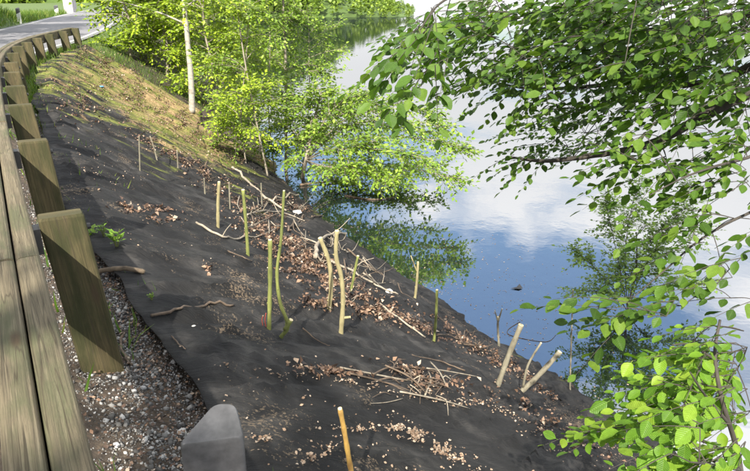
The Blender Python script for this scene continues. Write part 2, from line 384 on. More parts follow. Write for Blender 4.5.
def gz(x, y): return height(*xy2sd(x, y))

cp_, sp_ = math.cos(PITCH), math.sin(PITCH)
def ray(px, py):
    x = (px-375)/F; v = (235.5-py)/F
    return Vector((x, cp_+v*sp_, -sp_+v*cp_))
def at(px, py, depth):                       # a point at a given depth along the lens axis
    return Vector((0, 0, CAMZ)) + ray(px, py)*depth
def on_ground(px, py, lift=0.0):
    r = ray(px, py); t = 1.0; o = Vector((0, 0, CAMZ)); step = 0.12
    while t < 70:
        p = o + r*t
        if p.z <= max(gz(p.x, p.y), -9)+lift:
            lo, hi = t-step, t
            for _ in range(12):
                mid = (lo+hi)/2; p = o+r*mid
                if p.z <= gz(p.x, p.y)+lift: hi = mid
                else: lo = mid
            return o + r*hi
        t += step if t < 25 else step*3
    return o + r*t
def on_water(px, py):
    r = ray(px, py); return Vector((0, 0, CAMZ)) + r*((CAMZ-WATER)/-r.z)

# ------------------------------------------------------------------ setting
def sheet(name, svals, dvals, mat, lift=0.0, fn=None, attr=None, smooth=True):
    vs = []; fa = []; ns, nd_ = len(svals), len(dvals); uvs = []; av = []
    for s in svals:
        for d in dvals:
            x, y = sd2xy(s, d); z = (fn(s, d) if fn else height(s, d)) + lift
            vs.append((x, y, z)); uvs.append((s, d))
            if attr: av.append(attr[1](s, d))
    for i in range(ns-1):
        for j in range(nd_-1):
            a = i*nd_+j; fa.append((a, a+1, a+nd_+1, a+nd_))
    me = bpy.data.meshes.new(name); me.from_pydata(vs, [], fa); me.update()
    # keep normals up
    if me.polygons[0].normal.z < 0: me.flip_normals()
    uvl = me.uv_layers.new(name='UVMap'); li = np.empty(len(me.loops), np.int32); me.loops.foreach_get('vertex_index', li)
    uvl.data.foreach_set('uv', np.array(uvs, np.float32)[li].ravel())
    if attr:
        a = me.attributes.new(attr[0], 'FLOAT', 'POINT'); a.data.foreach_set('value', np.array(av, np.float32))
    if smooth: me.polygons.foreach_set('use_smooth', [True]*len(me.polygons))
    me.materials.append(mat)
    return link_mesh(name, me)

S_all = list(np.arange(-30, -2, 2.0)) + list(np.arange(-2, 10, 0.14)) + list(np.arange(10, 24, 0.3)) + list(np.arange(24, 60, 1.0)) + list(np.arange(60, 136, 3.0))
D_all = [-90, -50, -30, -20, -14, -11, -9, -8, -7.2, -6.5, -6, -5.5, -5.1, -4.9, -4.6, -3, -1.5, -0.6, -0.3] + list(np.arange(-0.15, 6.2, 0.14)) + [6.6, 7.2, 8, 9.5, 12, 16, 21]
def green(s, d):
    if d < -4.9: return 0.9
    g = 0.55*sm(6, 11, s)*(1-sm(0.6, 1.2, d)) + 0.35*sm(18.5, 20, s)
    return g
ground_o = sheet('ground', S_all, D_all, M['ground'], -0.025, None, ('green', green)); tag(ground_o, kind='structure')
road_o = sheet('road', S_all, [-4.75, -3.5, -2.5, -1.5, -0.32], M['road'], 0, lambda s, d: 0.0); tag(road_o, kind='structure')
for dd in (-4.55, -0.62):
    o = sheet('edge_line', S_all, [dd, dd+0.13], M['paint'], 0.004, lambda s, d: 0.0); o.parent = road_o

# lake: one big sheet
wm = MB()
wm.add([(-900, -300, WATER), (900, -300, WATER), (900, 2200, WATER), (-900, 2200, WATER)], [(0, 1, 2, 3)])
bed = MB(); bed.add([(-900, -300, -7.05), (900, -300, -7.05), (900, 2200, -7.05), (-900, 2200, -7.05)], [(0, 1, 2, 3)]); tag(bed.build('lake_bed', M['ground']), kind='structure')
lake = wm.build('lake', M['water']); tag(lake, kind='structure')

# ------------------------------------------------------------------ geotextile: two strips laid over the slope
def folds(s, d):
    q = s - 0.45*d*(1-sm(4, 11, s)) + 0.35*noise.noise((s*0.7, d*0.6, 5))
    a = noise.noise((q*3.0, d*0.42, 0.3)); b = noise.noise((q*6.5, d*0.8, 4.3)); c = noise.noise((q*1.2, d*0.35, 9))
    r = 1-abs(a)*2.2
    r2 = max(0, 1-abs(noise.noise((q*4.3+3, d*0.5, 6.6)))*4.5)*sm(-.15, .25, noise.noise((s*.5, d*.7, 12)))
    w2 = noise.noise((s*.6, d*.9, 14))
    r3 = max(0, 1-abs(noise.noise((q*6.5+1.3*w2, d*0.30, 3.6)))*6)*sm(-.4, .1, w2)
    return 0.05*c + 0.035*max(0, r)**2 + 0.055*r2**1.3 + 0.045*r3**1.2 + 0.014*b + 0.010*noise.noise((q*15, d*2.0, 2.2))
def cloth_top(s, d, d0, d1):
    e = sm(d0, d0+0.25, d)*(1-0.8*sm(d1-0.2, d1, d))
    return height(s, d) + 0.03 + (0.35+0.65*e)*folds(s, d)
def moss(s, d):
    far = min(1, max(0, (s-3.5)/9.5))
    m = 0.80*far*(0.75+0.25*sm(0.5, 2.2, d))*(1-.55*sm(3.0, 4.3, d)*(1-sm(13, 17, s))) + 0.42*math.exp(-((s-3.3)/1.5)**2)*sm(4.4, 5.0, d)
    return m
def strip(name, s0, s1, d0, d1, ds, dd, wob, lift):
    svals = list(np.arange(s0, s1, ds))
    nd_ = int((d1-d0)/dd)
    vs = []; fa = []; uv = []; av = []
    for s in svals:
        a0 = d0 + wob*noise.noise((s*0.9, d0, 7.7)) + 0.4*wob*noise.noise((s*3.1, d0, 1.7))
        if d0 < 1: a0 -= .19*sm(1.3, 3.6, s)
        a1 = d1 + wob*noise.noise((s*0.8, d1, 2.7)) + 0.4*wob*noise.noise((s*2.7, d1, 6.7))
        for j in range(nd_+1):
            d = a0 + (a1-a0)*j/nd_
            x, y = sd2xy(s, d); vs.append((x, y, cloth_top(s, d, a0, a1)+lift)); uv.append((s, d)); av.append(moss(s, d))
    n = nd_+1
    for i in range(len(svals)-1):
        for j in range(nd_):
            a = i*n+j; fa.append((a, a+1, a+n+1, a+n))
    me = bpy.data.meshes.new(name); me.from_pydata(vs, [], fa); me.update()
    if me.polygons[0].normal.z < 0: me.flip_normals()
    uvl = me.uv_layers.new(name='UVMap'); li = np.empty(len(me.loops), np.int32); me.loops.foreach_get('vertex_index', li)
    uvl.data.foreach_set('uv', np.array(uv, np.float32)[li].ravel())
    at_ = me.attributes.new('moss', 'FLOAT', 'POINT'); at_.data.foreach_set('value', np.array(av, np.float32))
    me.polygons.foreach_set('use_smooth', [True]*len(me.polygons)); me.materials.append(M['cloth'])
    o = link_mesh(name, me)
    mod = o.modifiers.new('thickness', 'SOLIDIFY'); mod.thickness = 0.006; mod.offset = -1
    return o
o = strip('geotextile_sheet', -2.5, 18.6, 0.52, 3.3, 0.042, 0.045, 0.10, 0.028)
STRIPS = [o]
tag(o, 'upper strip of black geotextile on the bank below the timber guardrail', 'ground sheet', 'geotextile strips on the bank')
o = strip('geotextile_sheet', -2.5, 16.4, 3.05, 5.12, 0.042, 0.045, 0.12, 0.0)
STRIPS.append(o)
tag(o, 'lower strip of black geotextile running down into the lake water', 'ground sheet', 'geotextile strips on the bank')
from mathutils.bvhtree import BVHTree
def bvh_of(objs):
    V = []; Fc = []
    for o in objs:
        k = len(V); V += [v.co.copy() for v in o.data.vertices]; Fc += [tuple(i+k for i in p.vertices) for p in o.data.polygons]
    return BVHTree.FromPolygons(V, Fc)
BV = bvh_of([ground_o]+STRIPS)
def top_z(x, y):
    h = BV.ray_cast(Vector((x, y, 30)), Vector((0, 0, -1)))
    return h[0].z if h[0] is not None else gz(x, y)
def on_top(px, py):
    h = BV.ray_cast(Vector((0, 0, CAMZ)), ray(px, py).normalized())
    return h[0].copy() if h[0] is not None else on_ground(px, py)

# ------------------------------------------------------------------ guardrail
def block_beam(name, path, prof, mat, parent, u0=0.0):
    """sweep a profile (list of (d,z)) along path points given as s values; UV u along, v round"""
    vs = []; fa = []; uvs = []; n = len(prof)
    per = [0]
    for k in range(n): 
        a, b_ = prof[k], prof[(k+1) % n]; per.append(per[-1]+math.hypot(a[0]-b_[0], a[1]-b_[1]))
    for s in path:
        for (d, z) in prof:
            x, y = sd2xy(s, d); vs.append((x, y, z))
    for i in range(len(path)-1):
        for j in range(n):
            a = i*n+j; b_ = i*n+(j+1) % n
            fa.append((a, b_, b_+n, a+n)); uvs.append([(path[i], per[j]), (path[i], per[j+1]), (path[i+1], per[j+1]), (path[i+1], per[j])])
    fa.append(tuple(range(n))[::-1]); uvs.append([(prof[j][1], prof[j][0]*2) for j in range(n)][::-1])
    k = (len(path)-1)*n; fa.append(tuple(k+j for j in range(n))); uvs.append([(prof[j][1], prof[j][0]*2) for j in range(n)])
    me = bpy.data.meshes.new(name); me.from_pydata(vs, [], fa); me.update()
    uvl = me.uv_layers.new(name='UVMap'); flat = [c for f in uvs for p in f for c in p]; uvl.data.foreach_set('uv', flat)
    me.materials.append(mat)
    return link_mesh(name, me, parent)
def rounded(d0, d1, z0, z1, r, top_only=False, k=3):
    pts = []
    for (cx, cz, a0) in ((d1-r, z1-r, 0), (d0+r, z1-r, 90), (d0+r, z0+r, 180), (d1-r, z0+r, 270)):
        for i in range(k+1):
            a = math.radians(a0+90*i/k); pts.append((cx+math.cos(a)*r, cz+math.sin(a)*r))
    return pts
gr = empty('guardrail', (0, 0, 0), 'weathered timber guardrail on square posts curving along the road edge', 'guardrail')
RT = 0.50
s_j = 1.28; joints = [-1.4] + [s_j + 2.95*k for k in range(0, 7)]
joints = [j for j in joints if j < 19.6]; joints.append(19.75)
rr = random.Random(3)
for a, b_ in zip(joints[:-1], joints[1:]):
    npt = max(3, int((b_-a)/0.25)); path = [a+0.007+(b_-a-0.014)*i/npt for i in range(npt+1)]
    for (d0, d1) in ((-0.146, -0.068), (-0.064, 0.012)):
        dz = rr.uniform(-0.004, 0.004); dj = rr.uniform(-0.002, 0.002)
        block_beam('rail_timber', path, rounded(d0+max(dj, 0), d1+min(dj, 0), RT-0.20+dz, RT+dz, 0.016), M['rail'], gr)
posts = [1.76, 3.4, 4.9, 6.3, 7.75, 9.2, 10.7, 12.2, 13.6, 15.0, 16.4, 17.9, 19.4]
def make_post(s, w0, w1, thick, ztop, lean, tw):
    vs = []; fa = []; uvs = []
    zb = height(s, 0.12)-0.25
    h = math.radians(float(np.interp(s, hs_x, hs_y)))
    n_ = Vector((math.cos(h), math.sin(h), 0)); t_ = Vector((-math.sin(h), math.cos(h), 0))
    x, y = sd2xy(s, 0); base = Vector((x, y, 0))
    r = 0.012
    prof = rounded(w0, w1, -thick/2, thick/2, r, k=2)
    n = len(prof); levels = [zb, zb+0.3, 0.1, ztop-0.012, ztop]
    per = [0]
    for k in range(n): a, c = prof[k], prof[(k+1) % n]; per.append(per[-1]+math.hypot(a[0]-c[0], a[1]-c[1]))
    cx = (w0+w1)/2
    for li_, z in enumerate(levels):
        off = lean*(ztop-z); sc = 0.93 if li_ == len(levels)-1 else 1.0
        for (d, q) in prof:
            slope = 0.0
            vs.append(tuple(base + n_*(cx+(d-cx)*sc+off) + t_*(q*sc + tw*z) + Vector((0, 0, z+slope))))
    for i in range(len(levels)-1):
        for j in range(n):
            a = i*n+j; c = i*n+(j+1) % n; fa.append((a, c, c+n, a+n)); uvs.append([(levels[i], per[j]), (levels[i], per[j+1]), (levels[i+1], per[j+1]), (levels[i+1], per[j])])
    k = (len(levels)-1)*n; fa.append(tuple(k+j for j in range(n))); uvs.append([(prof[j][0]*0.3, prof[j][1]) for j in range(n)])
    me = bpy.data.meshes.new('post'); me.from_pydata(vs, [], fa); me.update()
    uvl = me.uv_layers.new(name='UVMap'); uvl.data.foreach_set('uv', [c for f in uvs for p in f for c in p])
    me.materials.append(M['post']); o = link_mesh('post', me, gr)
    # steel bolt plate between rail and post
    sb = MB(); x0 = base + n_*(-0.002) + Vector((0, 0, RT-0.10))
    a = base + n_*0.001 + t_*0.0 + Vector((0, 0, RT-0.10))
    bx = []
    for dd in (0.010, w0+0.004):
        for tt in (-0.04, 0.04):
            for zz in (RT-0.16, RT-0.05):
                bx.append(tuple(base+n_*dd+t_*tt+Vector((0, 0, zz))))
    sb.add(bx, [(0, 1, 3, 2), (4, 6, 7, 5), (0, 2, 6, 4), (1, 5, 7, 3), (0, 4, 5, 1), (2, 3, 7, 6)])
    sb.build('spacer_block', M['steel'], o)
    # bolt head on the lake side of the post
    bh = MB(); c = base + n_*(w1+lean*0.1) + Vector((0, 0, RT-0.08)); bh.tube([c - n_*0.01, c + n_*0.012], [0.016, 0.014], 8); bh.build('bolt_head', M['steel'], o)
    return o
for i, s in enumerate([-1.0] + posts):
    make_post(s, 0.040+rr.uniform(-.006, .006), 0.216+rr.uniform(-.006, .006), 0.085, RT+0.0+rr.uniform(-0.015, 0.02), 0.065+rr.uniform(-0.02, 0.02), rr.uniform(-0.03, 0.03))

# ------------------------------------------------------------------ roadside delineator posts
def delineator(px_loc, h, w, rot, label, slant=0.075, dark=0.20, group=None):
    e = empty('delineator_post', px_loc, label, 'marker post', group); e.rotation_euler = (0, 0, rot)
    # rounded triangular section: broad face towards -Y, apex towards +Y
    tri = [(-w/2, 0), (w/2, 0), (w*0.40, w*0.56), (w*0.06, w*0.60)]
    sec = []
    for k in range(4):
        p0 = Vector(tri[k-1]); p1 = Vector(tri[k]); p2 = Vector(tri[(k+1) % 4])
        a = p1 + (p0-p1).normalized()*w*0.13; c = p1 + (p2-p1).normalized()*w*0.13
        for t in (0, .125, .25, .375, .5, .625, .75, .875, 1): sec.append(((1-t)**2*a + 2*t*(1-t)*p1 + t*t*c))
    n = len(sec)
    def ztop(p, z): return z + slant*(p.y/(w*0.62)) + 0.0*p.x
    body = MB(); zs = [-0.25, 0.3, h-dark]
    for i, z in enumerate(zs):
        for p in sec:
            body.v.append((p.x, p.y, z if i < 2 else z + 0.55*p.x))
    for i in range(2):
        for j in range(n): a = i*n+j; c = i*n+(j+1) % n; body.f.append((a, c, c+n, a+n))
    body.build('body', M['white_plastic'], e)
    cap = MB(); rings = [(1.012, lambda p: h-dark+0.55*p.x-0.004), (1.012, lambda p: ztop(p, h)-0.012), (0.985, lambda p: ztop(p, h)-0.003), (0.94, lambda p: ztop(p, h))]
    cen = Vector((0.02*w, w*0.2))
    for sc, fz in rings:
        for p in sec: q = cen + (p-cen)*sc; cap.v.append((q.x, q.y, fz(p)))
    for i in range(3):
        for j in range(n): a = i*n+j; c = i*n+(j+1) % n; cap.f.append((a, c, c+n, a+n))
    cap.f.append(tuple(3*n+j for j in range(n)))
    o = cap.build('cap', M['cap'], e, True)
    m = o.modifiers.new('es', 'EDGE_SPLIT'); m.split_angle = math.radians(38)
    rf = MB(); b = w*0.22
    rf.add([(-b, -0.004, h-dark*0.8), (b, -0.004, h-dark*0.8), (b, -0.004, h-dark*0.35), (-b, -0.004, h-dark*0.35), (-b, 0.004, h-dark*0.8), (b, 0.004, h-dark*0.8), (b, 0.004, h-dark*0.35), (-b, 0.004, h-dark*0.35)],
           [(0, 1, 2, 3), (4, 7, 6, 5), (0, 4, 5, 1), (1, 5, 6, 2), (2, 6, 7, 3), (3, 7, 4, 0)])
    return e
p = at(211, 441, 1.30)
delineator(Vector((p.x, p.y, gz(p.x, p.y))), p.z-gz(p.x, p.y), 0.132, math.radians(12), 'white marker post with sloping dark grey cap standing behind the timber guardrail', 0.035, 0.125)
for (px, py, t_, lab) in ((20, 24, None, 'white marker post in front of the shaded grassy bank across the road'), (57, 15, None, 'white marker post where the grassy bank across the road ends')):
    q = on_ground(px, py)
    dep = q.y*cp_ + (CAMZ-q.z)*sp_
    delineator(Vector((q.x, q.y, q.z-0.02)), 15*dep/F if px < 30 else 9*dep/F, 4.0*dep/F, math.radians(20), lab, 0.05, 0.22, 'marker posts across the road')

# ------------------------------------------------------------------ planted stakes
def path3(pts, lift0=-0.08, base=None):
    """pixel polyline from the foot upward: foot on the ground, the rest at the foot's depth"""
    b = base or on_top(*pts[0]); dep = b.y*cp_ - (b.z-CAMZ)*sp_
    out = [b + Vector((0, 0, 0))]
    for q in pts[1:]:
        r = ray(*q); tt = b.y / r.y          # same upright plane as the foot
        out.append(Vector((0, 0, CAMZ)) + r*tt)
    return out, dep
def stake(pts, wpx, mat, label, name='planted_stake', extra=None, cut=True, group='live stakes planted in the geotextile', cat='stake', taper=0.8):
    p3, dep = path3(pts); b = p3[0].copy()
    r = .88*wpx*dep/F/2
    e = empty(name, b, label, cat, group)
    mb = MB(); sp = smooth_poly([b + (b-p3[1]).normalized()*0.12] + p3, 5); n = len(sp)
    rad = [r*(1-(1-taper)*i/(n-1))*(1+0.10*math.sin(i*2.1+len(label))) for i in range(n)]
    mb.tube(sp, rad, 9)
    # bud knobs
    for k in (0.35, 0.55, 0.78):
        i = int(k*n); q = sp[i]; mb.tube([q, q+Vector((random.uniform(-1, 1), -0.6, 0.8)).normalized()*r*1.7], [r*0.5, r*0.2], 5)
    st = mb.build('stem', mat, e, True, b)
    if cut:
        cm = MB(); t = (sp[-1]-sp[-2]).normalized(); cm.tube([sp[-1]-t*0.002, sp[-1]+t*0.004], [rad[-1]*0.93, rad[-1]*0.88], 9); cm.build('cut_end', M['cutwood'], e, False, b)
    for (q, w, tp) in (extra or []):
        m2 = MB(); pp = []
        for z in q: r_ = ray(*z); pp.append(Vector((0, 0, CAMZ)) + r_*(b.y/r_.y))
        s2 = smooth_poly(pp, 4); m2.tube(s2, [w*dep/F/2*(1-(1-tp)*i/(len(s2)-1)) for i in range(len(s2))], 8); m2.build('side_stem', mat, e, True, b)
        t = (s2[-1]-s2[-2]).normalized(); c2 = MB(); c2.tube([s2[-1]-t*0.002, s2[-1]+t*0.004], w*tp*dep/F/2*0.93, 8); c2.build('cut_end', M['cutwood'], e, False, b)
    return e
stake([(269, 329), (270, 285), (270, 240)], 5.2, M['stake_green'], 'straight green stake beside the tall bowed stake and two red twigs', taper=.9)
stake([(281, 337), (288, 325), (280, 302), (277, 272), (281, 240), (284, 191)], 5.5, M['stake_green'], 'tall bowed olive stake with a kinked foot beside the straight green stake', extra=[([(285, 330), (291, 320)], 5, .9)], taper=.5)
stake([(329, 309), (331, 288), (329, 262), (320, 238)], 5.5, M['stake_tan'], 'bent tan stake leaning back at its top beside the wavy stake', taper=.85)
stake([(341, 333), (343, 300), (341, 276), (336, 256), (337, 231)], 5.8, M['stake_tan'], 'wavy tan stake with a small side stub at its foot', extra=[([(342, 318), (350, 317)], 3, .8)], taper=.8)
stake([(218, 227), (218, 205), (219, 182)], 4.0, M['stake_tan'], 'straight tan stake at the foot of the mossy upper slope', taper=.9)
stake([(248, 255), (246, 225), (243, 190)], 4.0, M['stake_green'], 'straight green stake rising beside the pale crooked branch', taper=.9)
stake([(351, 291), (354, 275), (358, 256)], 3.2, M['stake_green'], 'short dark green stake leaning over the leaf litter', taper=.9)
stake([(434, 341), (436, 318), (437, 290)], 3.2, M['stake_green'], 'thin green stake between the pale stick and the shore', taper=.95)
stake([(415, 298), (417, 280), (418, 262)], 3.4, M['stake_tan'], 'forked tan stake at the water edge near the white stone', extra=[([(417, 272), (411, 256)], 1.6, .6)])
stake([(498, 385), (508, 357), (521, 325)], 6.2, M['stake_grey'], 'thick pale stake leaning towards the lake beside the forked stake', taper=.95)
stake([(522, 391), (538, 376), (560, 352)], 6.2, M['stake_grey'], 'forked pale stake with one thin and one thick arm above the shore', extra=[([(523, 387), (528, 365), (541, 343)], 2.6, .8)], taper=.9)
stake([(499, 346), (498, 330), (498, 317)], 3.0, M['stake_grey'], 'short forked grey stake standing in litter at the shoreline', extra=[([(498, 322), (502, 309)], 2, .6), ([(498, 322), (495, 311)], 1.6, .6)])
stake([(356, 492), (350, 465), (345, 435), (340, 409)], 6.5, M['stake_yellow'], 'yellow brown knobbly stake in the open sunlit geotextile', taper=.85)
stake([(570, 389), (571, 350), (573, 290)], 2.6, M['stake_grey'], 'thin straight grey pole at the mossy corner of the shore', taper=.5)
for px, y0, y1, lab in ((230, 209, 182, 'thin grey stick standing between the tan and green stakes'), (205, 194, 178, 'short thin grey stick standing just uphill of the tan stake'),
                        (140, 170, 136, 'thin grey stick standing alone in the mossy upper slope'), (262, 206, 183, 'short thin stick standing below the leafy saplings'),
                        (178, 168, 150, 'small thin stick standing in litter on the mossy slope')):
    stake([(px, y0), (px-0.5, (y0+y1)/2), (px-1, y1)], 1.7, M['stake_grey'], lab, 'stick', cut=False, group='thin sticks standing on the slope')
stake([(157, 160), (154, 148), (150, 136)], 1.7, M['stake_grey'], 'thin grey stick leaning uphill in the mossy upper slope', 'stick', cut=False, group='thin sticks standing on the slope')
stake([(266, 327), (265, 320), (266, 313)], 1.2, M['red_twig'], 'pair of short red twigs beside the straight green stake', 'red_twig', cut=False, group=None, cat='twig', extra=[([(263, 326), (262, 320), (263, 316)], .9, .8)])

# ------------------------------------------------------------------ sticks, branches and bits lying about
def lying(pts, wpx, mat, label, name='fallen_branch', cat='branch', side=(), taper=.5, lift=0.0, group='branches lying on the bank', water=False):
    P = []
    for q in pts:
        g = on_water(*q[:2]) if water else on_top(*q[:2])
        if len(q) > 2: g = at(q[0], q[1], 1); r = ray(q[0], q[1]); b0 = P[-1]; g = Vector((0, 0, CAMZ)) + r*(b0.y/r.y)
        P.append(g)
    dep = P[0].y*cp_ - (P[0].z-CAMZ)*sp_; r = wpx*dep/F/2
    mb = MB(); sp = smooth_poly([p + Vector((0, 0, r*0.8+lift)) for p in P], 6); n = len(sp)
    rnd = random.Random(len(label))
    if not water:
        for i in range(n): 
            sp[i].z = max(sp[i].z, top_z(sp[i].x, sp[i].y)+r*0.7+.008)
            sp[i] += Vector((rnd.uniform(-1, 1), rnd.uniform(-1, 1), rnd.uniform(0, .6)))*r*0.5
    mb.tube(sp, [r*(1-(1-taper)*i/(n-1))*(1+rnd.uniform(-.1, .1)) for i in range(n)], 7)
    e = sp[0].copy(); o = mb.build(name, mat, None, True, e); o.location = e
    for (q, w) in side:
        m2 = MB(); k = min(range(n), key=lambda i: (sp[i]-on_top(*q[0])).length); b = sp[k]
        pp = [b]
        for z in q[1:]: r_ = ray(*z); pp.append(Vector((0, 0, CAMZ)) + r_*(b.y/r_.y))
        s2 = smooth_poly(pp, 4); m2.tube(s2, [w*dep/F/2*(1-.6*i/(len(s2)-1)) for i in range(len(s2))], 6)
        m2.build('side_twig', mat, o, True, e)
    tag(o, label, cat, group); return o
lying([(152, 318), (180, 311), (205, 308), (233, 307)], 3.2, M['twig'], 'crooked brown stick lying on shaded geotextile near the guardrail', taper=.9)
lying([(380, 305), (400, 320), (426, 339)], 2.2, M['drift'], 'thin straight pale stick pointing down towards the thin green stake', taper=.7)
lying([(196, 224), (222, 238), (240, 240), (262, 236), (281, 226)], 2.4, M['drift'], 'long crooked pale branch lying behind the green stakes', side=[([(222, 238), (226, 230), (231, 224)], 1.2), ([(240, 240), (246, 233)], 1.1)], taper=.5)
lying([(316, 262), (318, 247), (330, 238), (348, 236)], 4.6, M['drift'], 'thick pale driftwood bough arching over the leaf litter', side=[([(318, 247), (310, 240), (300, 237)], 2), ([(330, 238), (340, 228), (350, 218)], 1.6)], taper=.6, lift=.03)
lying([(330, 262), (352, 272), (372, 284), (398, 296)], 2.6, M['drift'], 'curved pale driftwood branch running down to the white stone', taper=.5, side=[([(352, 272), (362, 262), (374, 258)], 1.2)])
lying([(232, 168), (243, 178), (262, 196), (286, 212)], 2.6, M['drift'], 'long pale branch lying down the slope under the leafy saplings', taper=.6)
lying([(247, 216), (262, 212), (283, 214), (305, 222)], 2.2, M['drift'], 'pale branch lying across dark soil at the sapling feet', taper=.5, side=[([(262, 212), (268, 202)], 1)])
lying([(288, 232), (300, 222), (322, 216), (340, 214)], 2.2, M['twig'], 'brown branch lying along the shore behind the arched driftwood', taper=.5)
lying([(228, 252), (243, 258), (252, 262)], 1.6, M['twig'], 'short brown twig lying at the foot of a green stake')
lying([(330, 196), (300, 196), (272, 204)], 2.4, M['drift'], 'pale branch lying by the water under the overhanging tree', taper=.5)
lying([(124, 334), (121, 346), (126, 360), (132, 368)], 3.0, M['twig'], 'curved grey root on gravel beside the nearest guardrail post', 'root', 'root', taper=.8, group=None)
lying([(172, 338), (180, 347), (186, 351)], 1.6, M['twig'], 'thin hooked twig at the shaded edge of geotextile')
lying([(348, 250), (362, 262), (384, 278)], 2.0, M['twig'], 'dark twig lying between litter and shoreline behind the wavy stake', taper=.5)
lying([(465, 372), (440, 362), (412, 356)], 1.5, M['twig'], 'thin brown twig lying across the lower slope')
lying([(303, 330), (312, 338), (330, 347)], 1.4, M['twig'], 'fine twig lying between the kinked stake and the wavy stake')
lying([(92, 276), (116, 271), (146, 275)], 4.8, M['darkwood'], 'broken dark board lying at the geotextile edge beside the gravel', 'board', 'board', taper=1.05, group=None)
# branches in the water
lying([(520, 322), (508, 330), (512, 336), (545, 342), (556, 335)], .7, M['twig'], 'thin looped twig floating on the water beside the leaning stake', water=True, group='branches floating at the shore')
lying([(300, 186), (330, 183), (362, 181)], 2.4, M['twig'], 'dead grey bough lying in the water under the overhanging tree', water=True, group='branches floating at the shore', taper=.4, lift=.01)
lying([(345, 196), (372, 200), (395, 198)], 1.8, M['twig'], 'thin dark bough floating off the shore beyond the driftwood', water=True, group='branches floating at the shore', taper=.4)

# debris heap of dead stems
e0 = on_top(415, 385); heap = empty('debris_heap', e0, 'heap of dead brown stems and roots lying on the geotextile', 'debris')
rnd = random.Random(5)
ends = [((340, 372), (440, 392)), ((350, 380), (430, 400)), ((395, 376), (452, 395)), ((400, 395), (470, 410)), ((385, 372), (425, 398)), ((410, 402), (428, 376)), ((425, 398), (428, 377)), ((372, 378), (408, 371)), ((402, 369), (412, 388)), ((430, 366), (446, 388))]
ends += [(lambda x, y: ((x, y), (x+rnd.gauss(0, 22), y+rnd.gauss(4, 8))))(rnd.gauss(415, 20), rnd.gauss(386, 7)) for _ in range(26)]
for i, (a, b) in enumerate(ends):
    A = on_top(*a); B = on_top(*b); A.z += rnd.uniform(0.005, 0.05); B.z += rnd.uniform(0.005, 0.05); mid = (A+B)/2 + Vector((rnd.uniform(-.03, .03), rnd.uniform(-.03, .03), rnd.uniform(.0, .03)))
    mb = MB(); r = rnd.uniform(0.002, 0.005) if i > 9 else 0.006
    mb.tube(smooth_poly([A, mid, B], 4), [r, r, r, r, r, r, r*.8, r*.6, r*.4], 5); mb.build('dead_stem', M['twig'] if i % 3 else M['drift'], heap, True, e0)

# tangles of bleached brushwood along the shore
def brush(cx, cy, rx, ry, ang, n, label, seed, mat):
    rnd = random.Random(seed); c0 = on_top(cx, cy); e = empty('brushwood', c0, label, 'brushwood', 'tangles of dead brushwood')
    for i in range(n):
        a, b = rnd.gauss(0, .45)*rx, rnd.gauss(0, .45)*ry; t = math.radians(ang)
        x, y = cx+a*math.cos(t)-b*math.sin(t), cy+a*math.sin(t)+b*math.cos(t)
        an = rnd.gauss(math.radians(ang), .7); L = rnd.uniform(8, 30)
        P = []
        for k in range(4):
            q = on_top(x+math.cos(an)*L*k/3+rnd.gauss(0, 1.5), y+math.sin(an)*L*k/3*.8+rnd.gauss(0, 1)); q.z = max(q.z, WATER)+rnd.uniform(.005, .05)+(.10*rnd.random() if k in (0, 3) else 0); P.append(q)
        if max((P[k+1]-P[k]).length for k in range(3)) > 1.2: continue
        r = rnd.uniform(.003, .010); mb = MB(); sp = smooth_poly(P, 4); mb.tube(sp, [r*(1-.7*k/(len(sp)-1)) for k in range(len(sp))], 5)
        for f in range(rnd.randint(0, 2)):
            k = rnd.randint(3, len(sp)-3); d = (sp[k+1]-sp[k]).normalized(); w = Vector((rnd.gauss(0, 1), rnd.gauss(0, 1), abs(rnd.gauss(.3, .4)))).normalized(); l = rnd.uniform(.08, .3)
            mb.tube([sp[k], sp[k]+(d*.7+w*.7)*l*.5, sp[k]+(d*.6+w)*l], [r*.6, r*.45, r*.2], 4)
        mb.build('dead_twig', mat if rnd.random() < .7 else M['twig'], e, True, c0)
brush(265, 215, 60, 22, 25, 30, 'tangle of bleached dead brushwood below the leafy saplings', 1, M['drift'])
brush(340, 262, 60, 26, 32, 30, 'tangle of bleached dead brushwood around the arched driftwood bough', 2, M['drift'])
brush(460, 340, 60, 12, 34, 14, 'sparse dead twigs along the shore beside the thin green stake', 3, M['twig'])
brush(195, 160, 60, 14, 28, 14, 'sparse dead twigs on the mossy slope above the tan stake', 4, M['twig'])

def pebble(px, py, wpx, mat, label, name='stone', cat='stone', flat=0.55, seed=1, group=None):
    g = on_top(px, py); dep = g.y*cp_-(g.z-CAMZ)*sp_; r = wpx*dep/F/2
    import bmesh
    bm = bmesh.new(); bmesh.ops.create_icosphere(bm, subdivisions=2, radius=r)
    for v in bm.verts:
        k = 1+0.35*noise.noise(v.co/r*1.1+Vector((seed, seed*2, 0))); v.co *= k; v.co.z *= flat
    me = bpy.data.meshes.new(name); bm.to_mesh(me); bm.free(); me.materials.append(mat)
    o = link_mesh(name, me); o.location = g+Vector((0, 0, r*flat*0.55)); tag(o, label, cat, group); return o
pebble(389, 293, 9, M['whitestone'], 'white stone at the end of the curved driftwood branch', seed=3)
pebble(194, 327, 5, M['whitestone'], 'small white stone on shaded geotextile below the crooked stick', seed=5)
pebble(297, 213, 10, M['whitestone'], 'pale flat stone at the water edge below the saplings', seed=8, flat=.35)
pebble(166, 352, 5, M['whitestone'], 'small pale stone at the gravel edge beside the hooked twig', seed=11)
pebble(182, 433, 10, M['whitestone'], 'pale stone on the gravel touching the near marker post', seed=14)
pebble(101, 87, 5, M['blue'], 'small scrap of blue plastic on the mossy slope', 'plastic_scrap', 'litter', 0.35, 17)
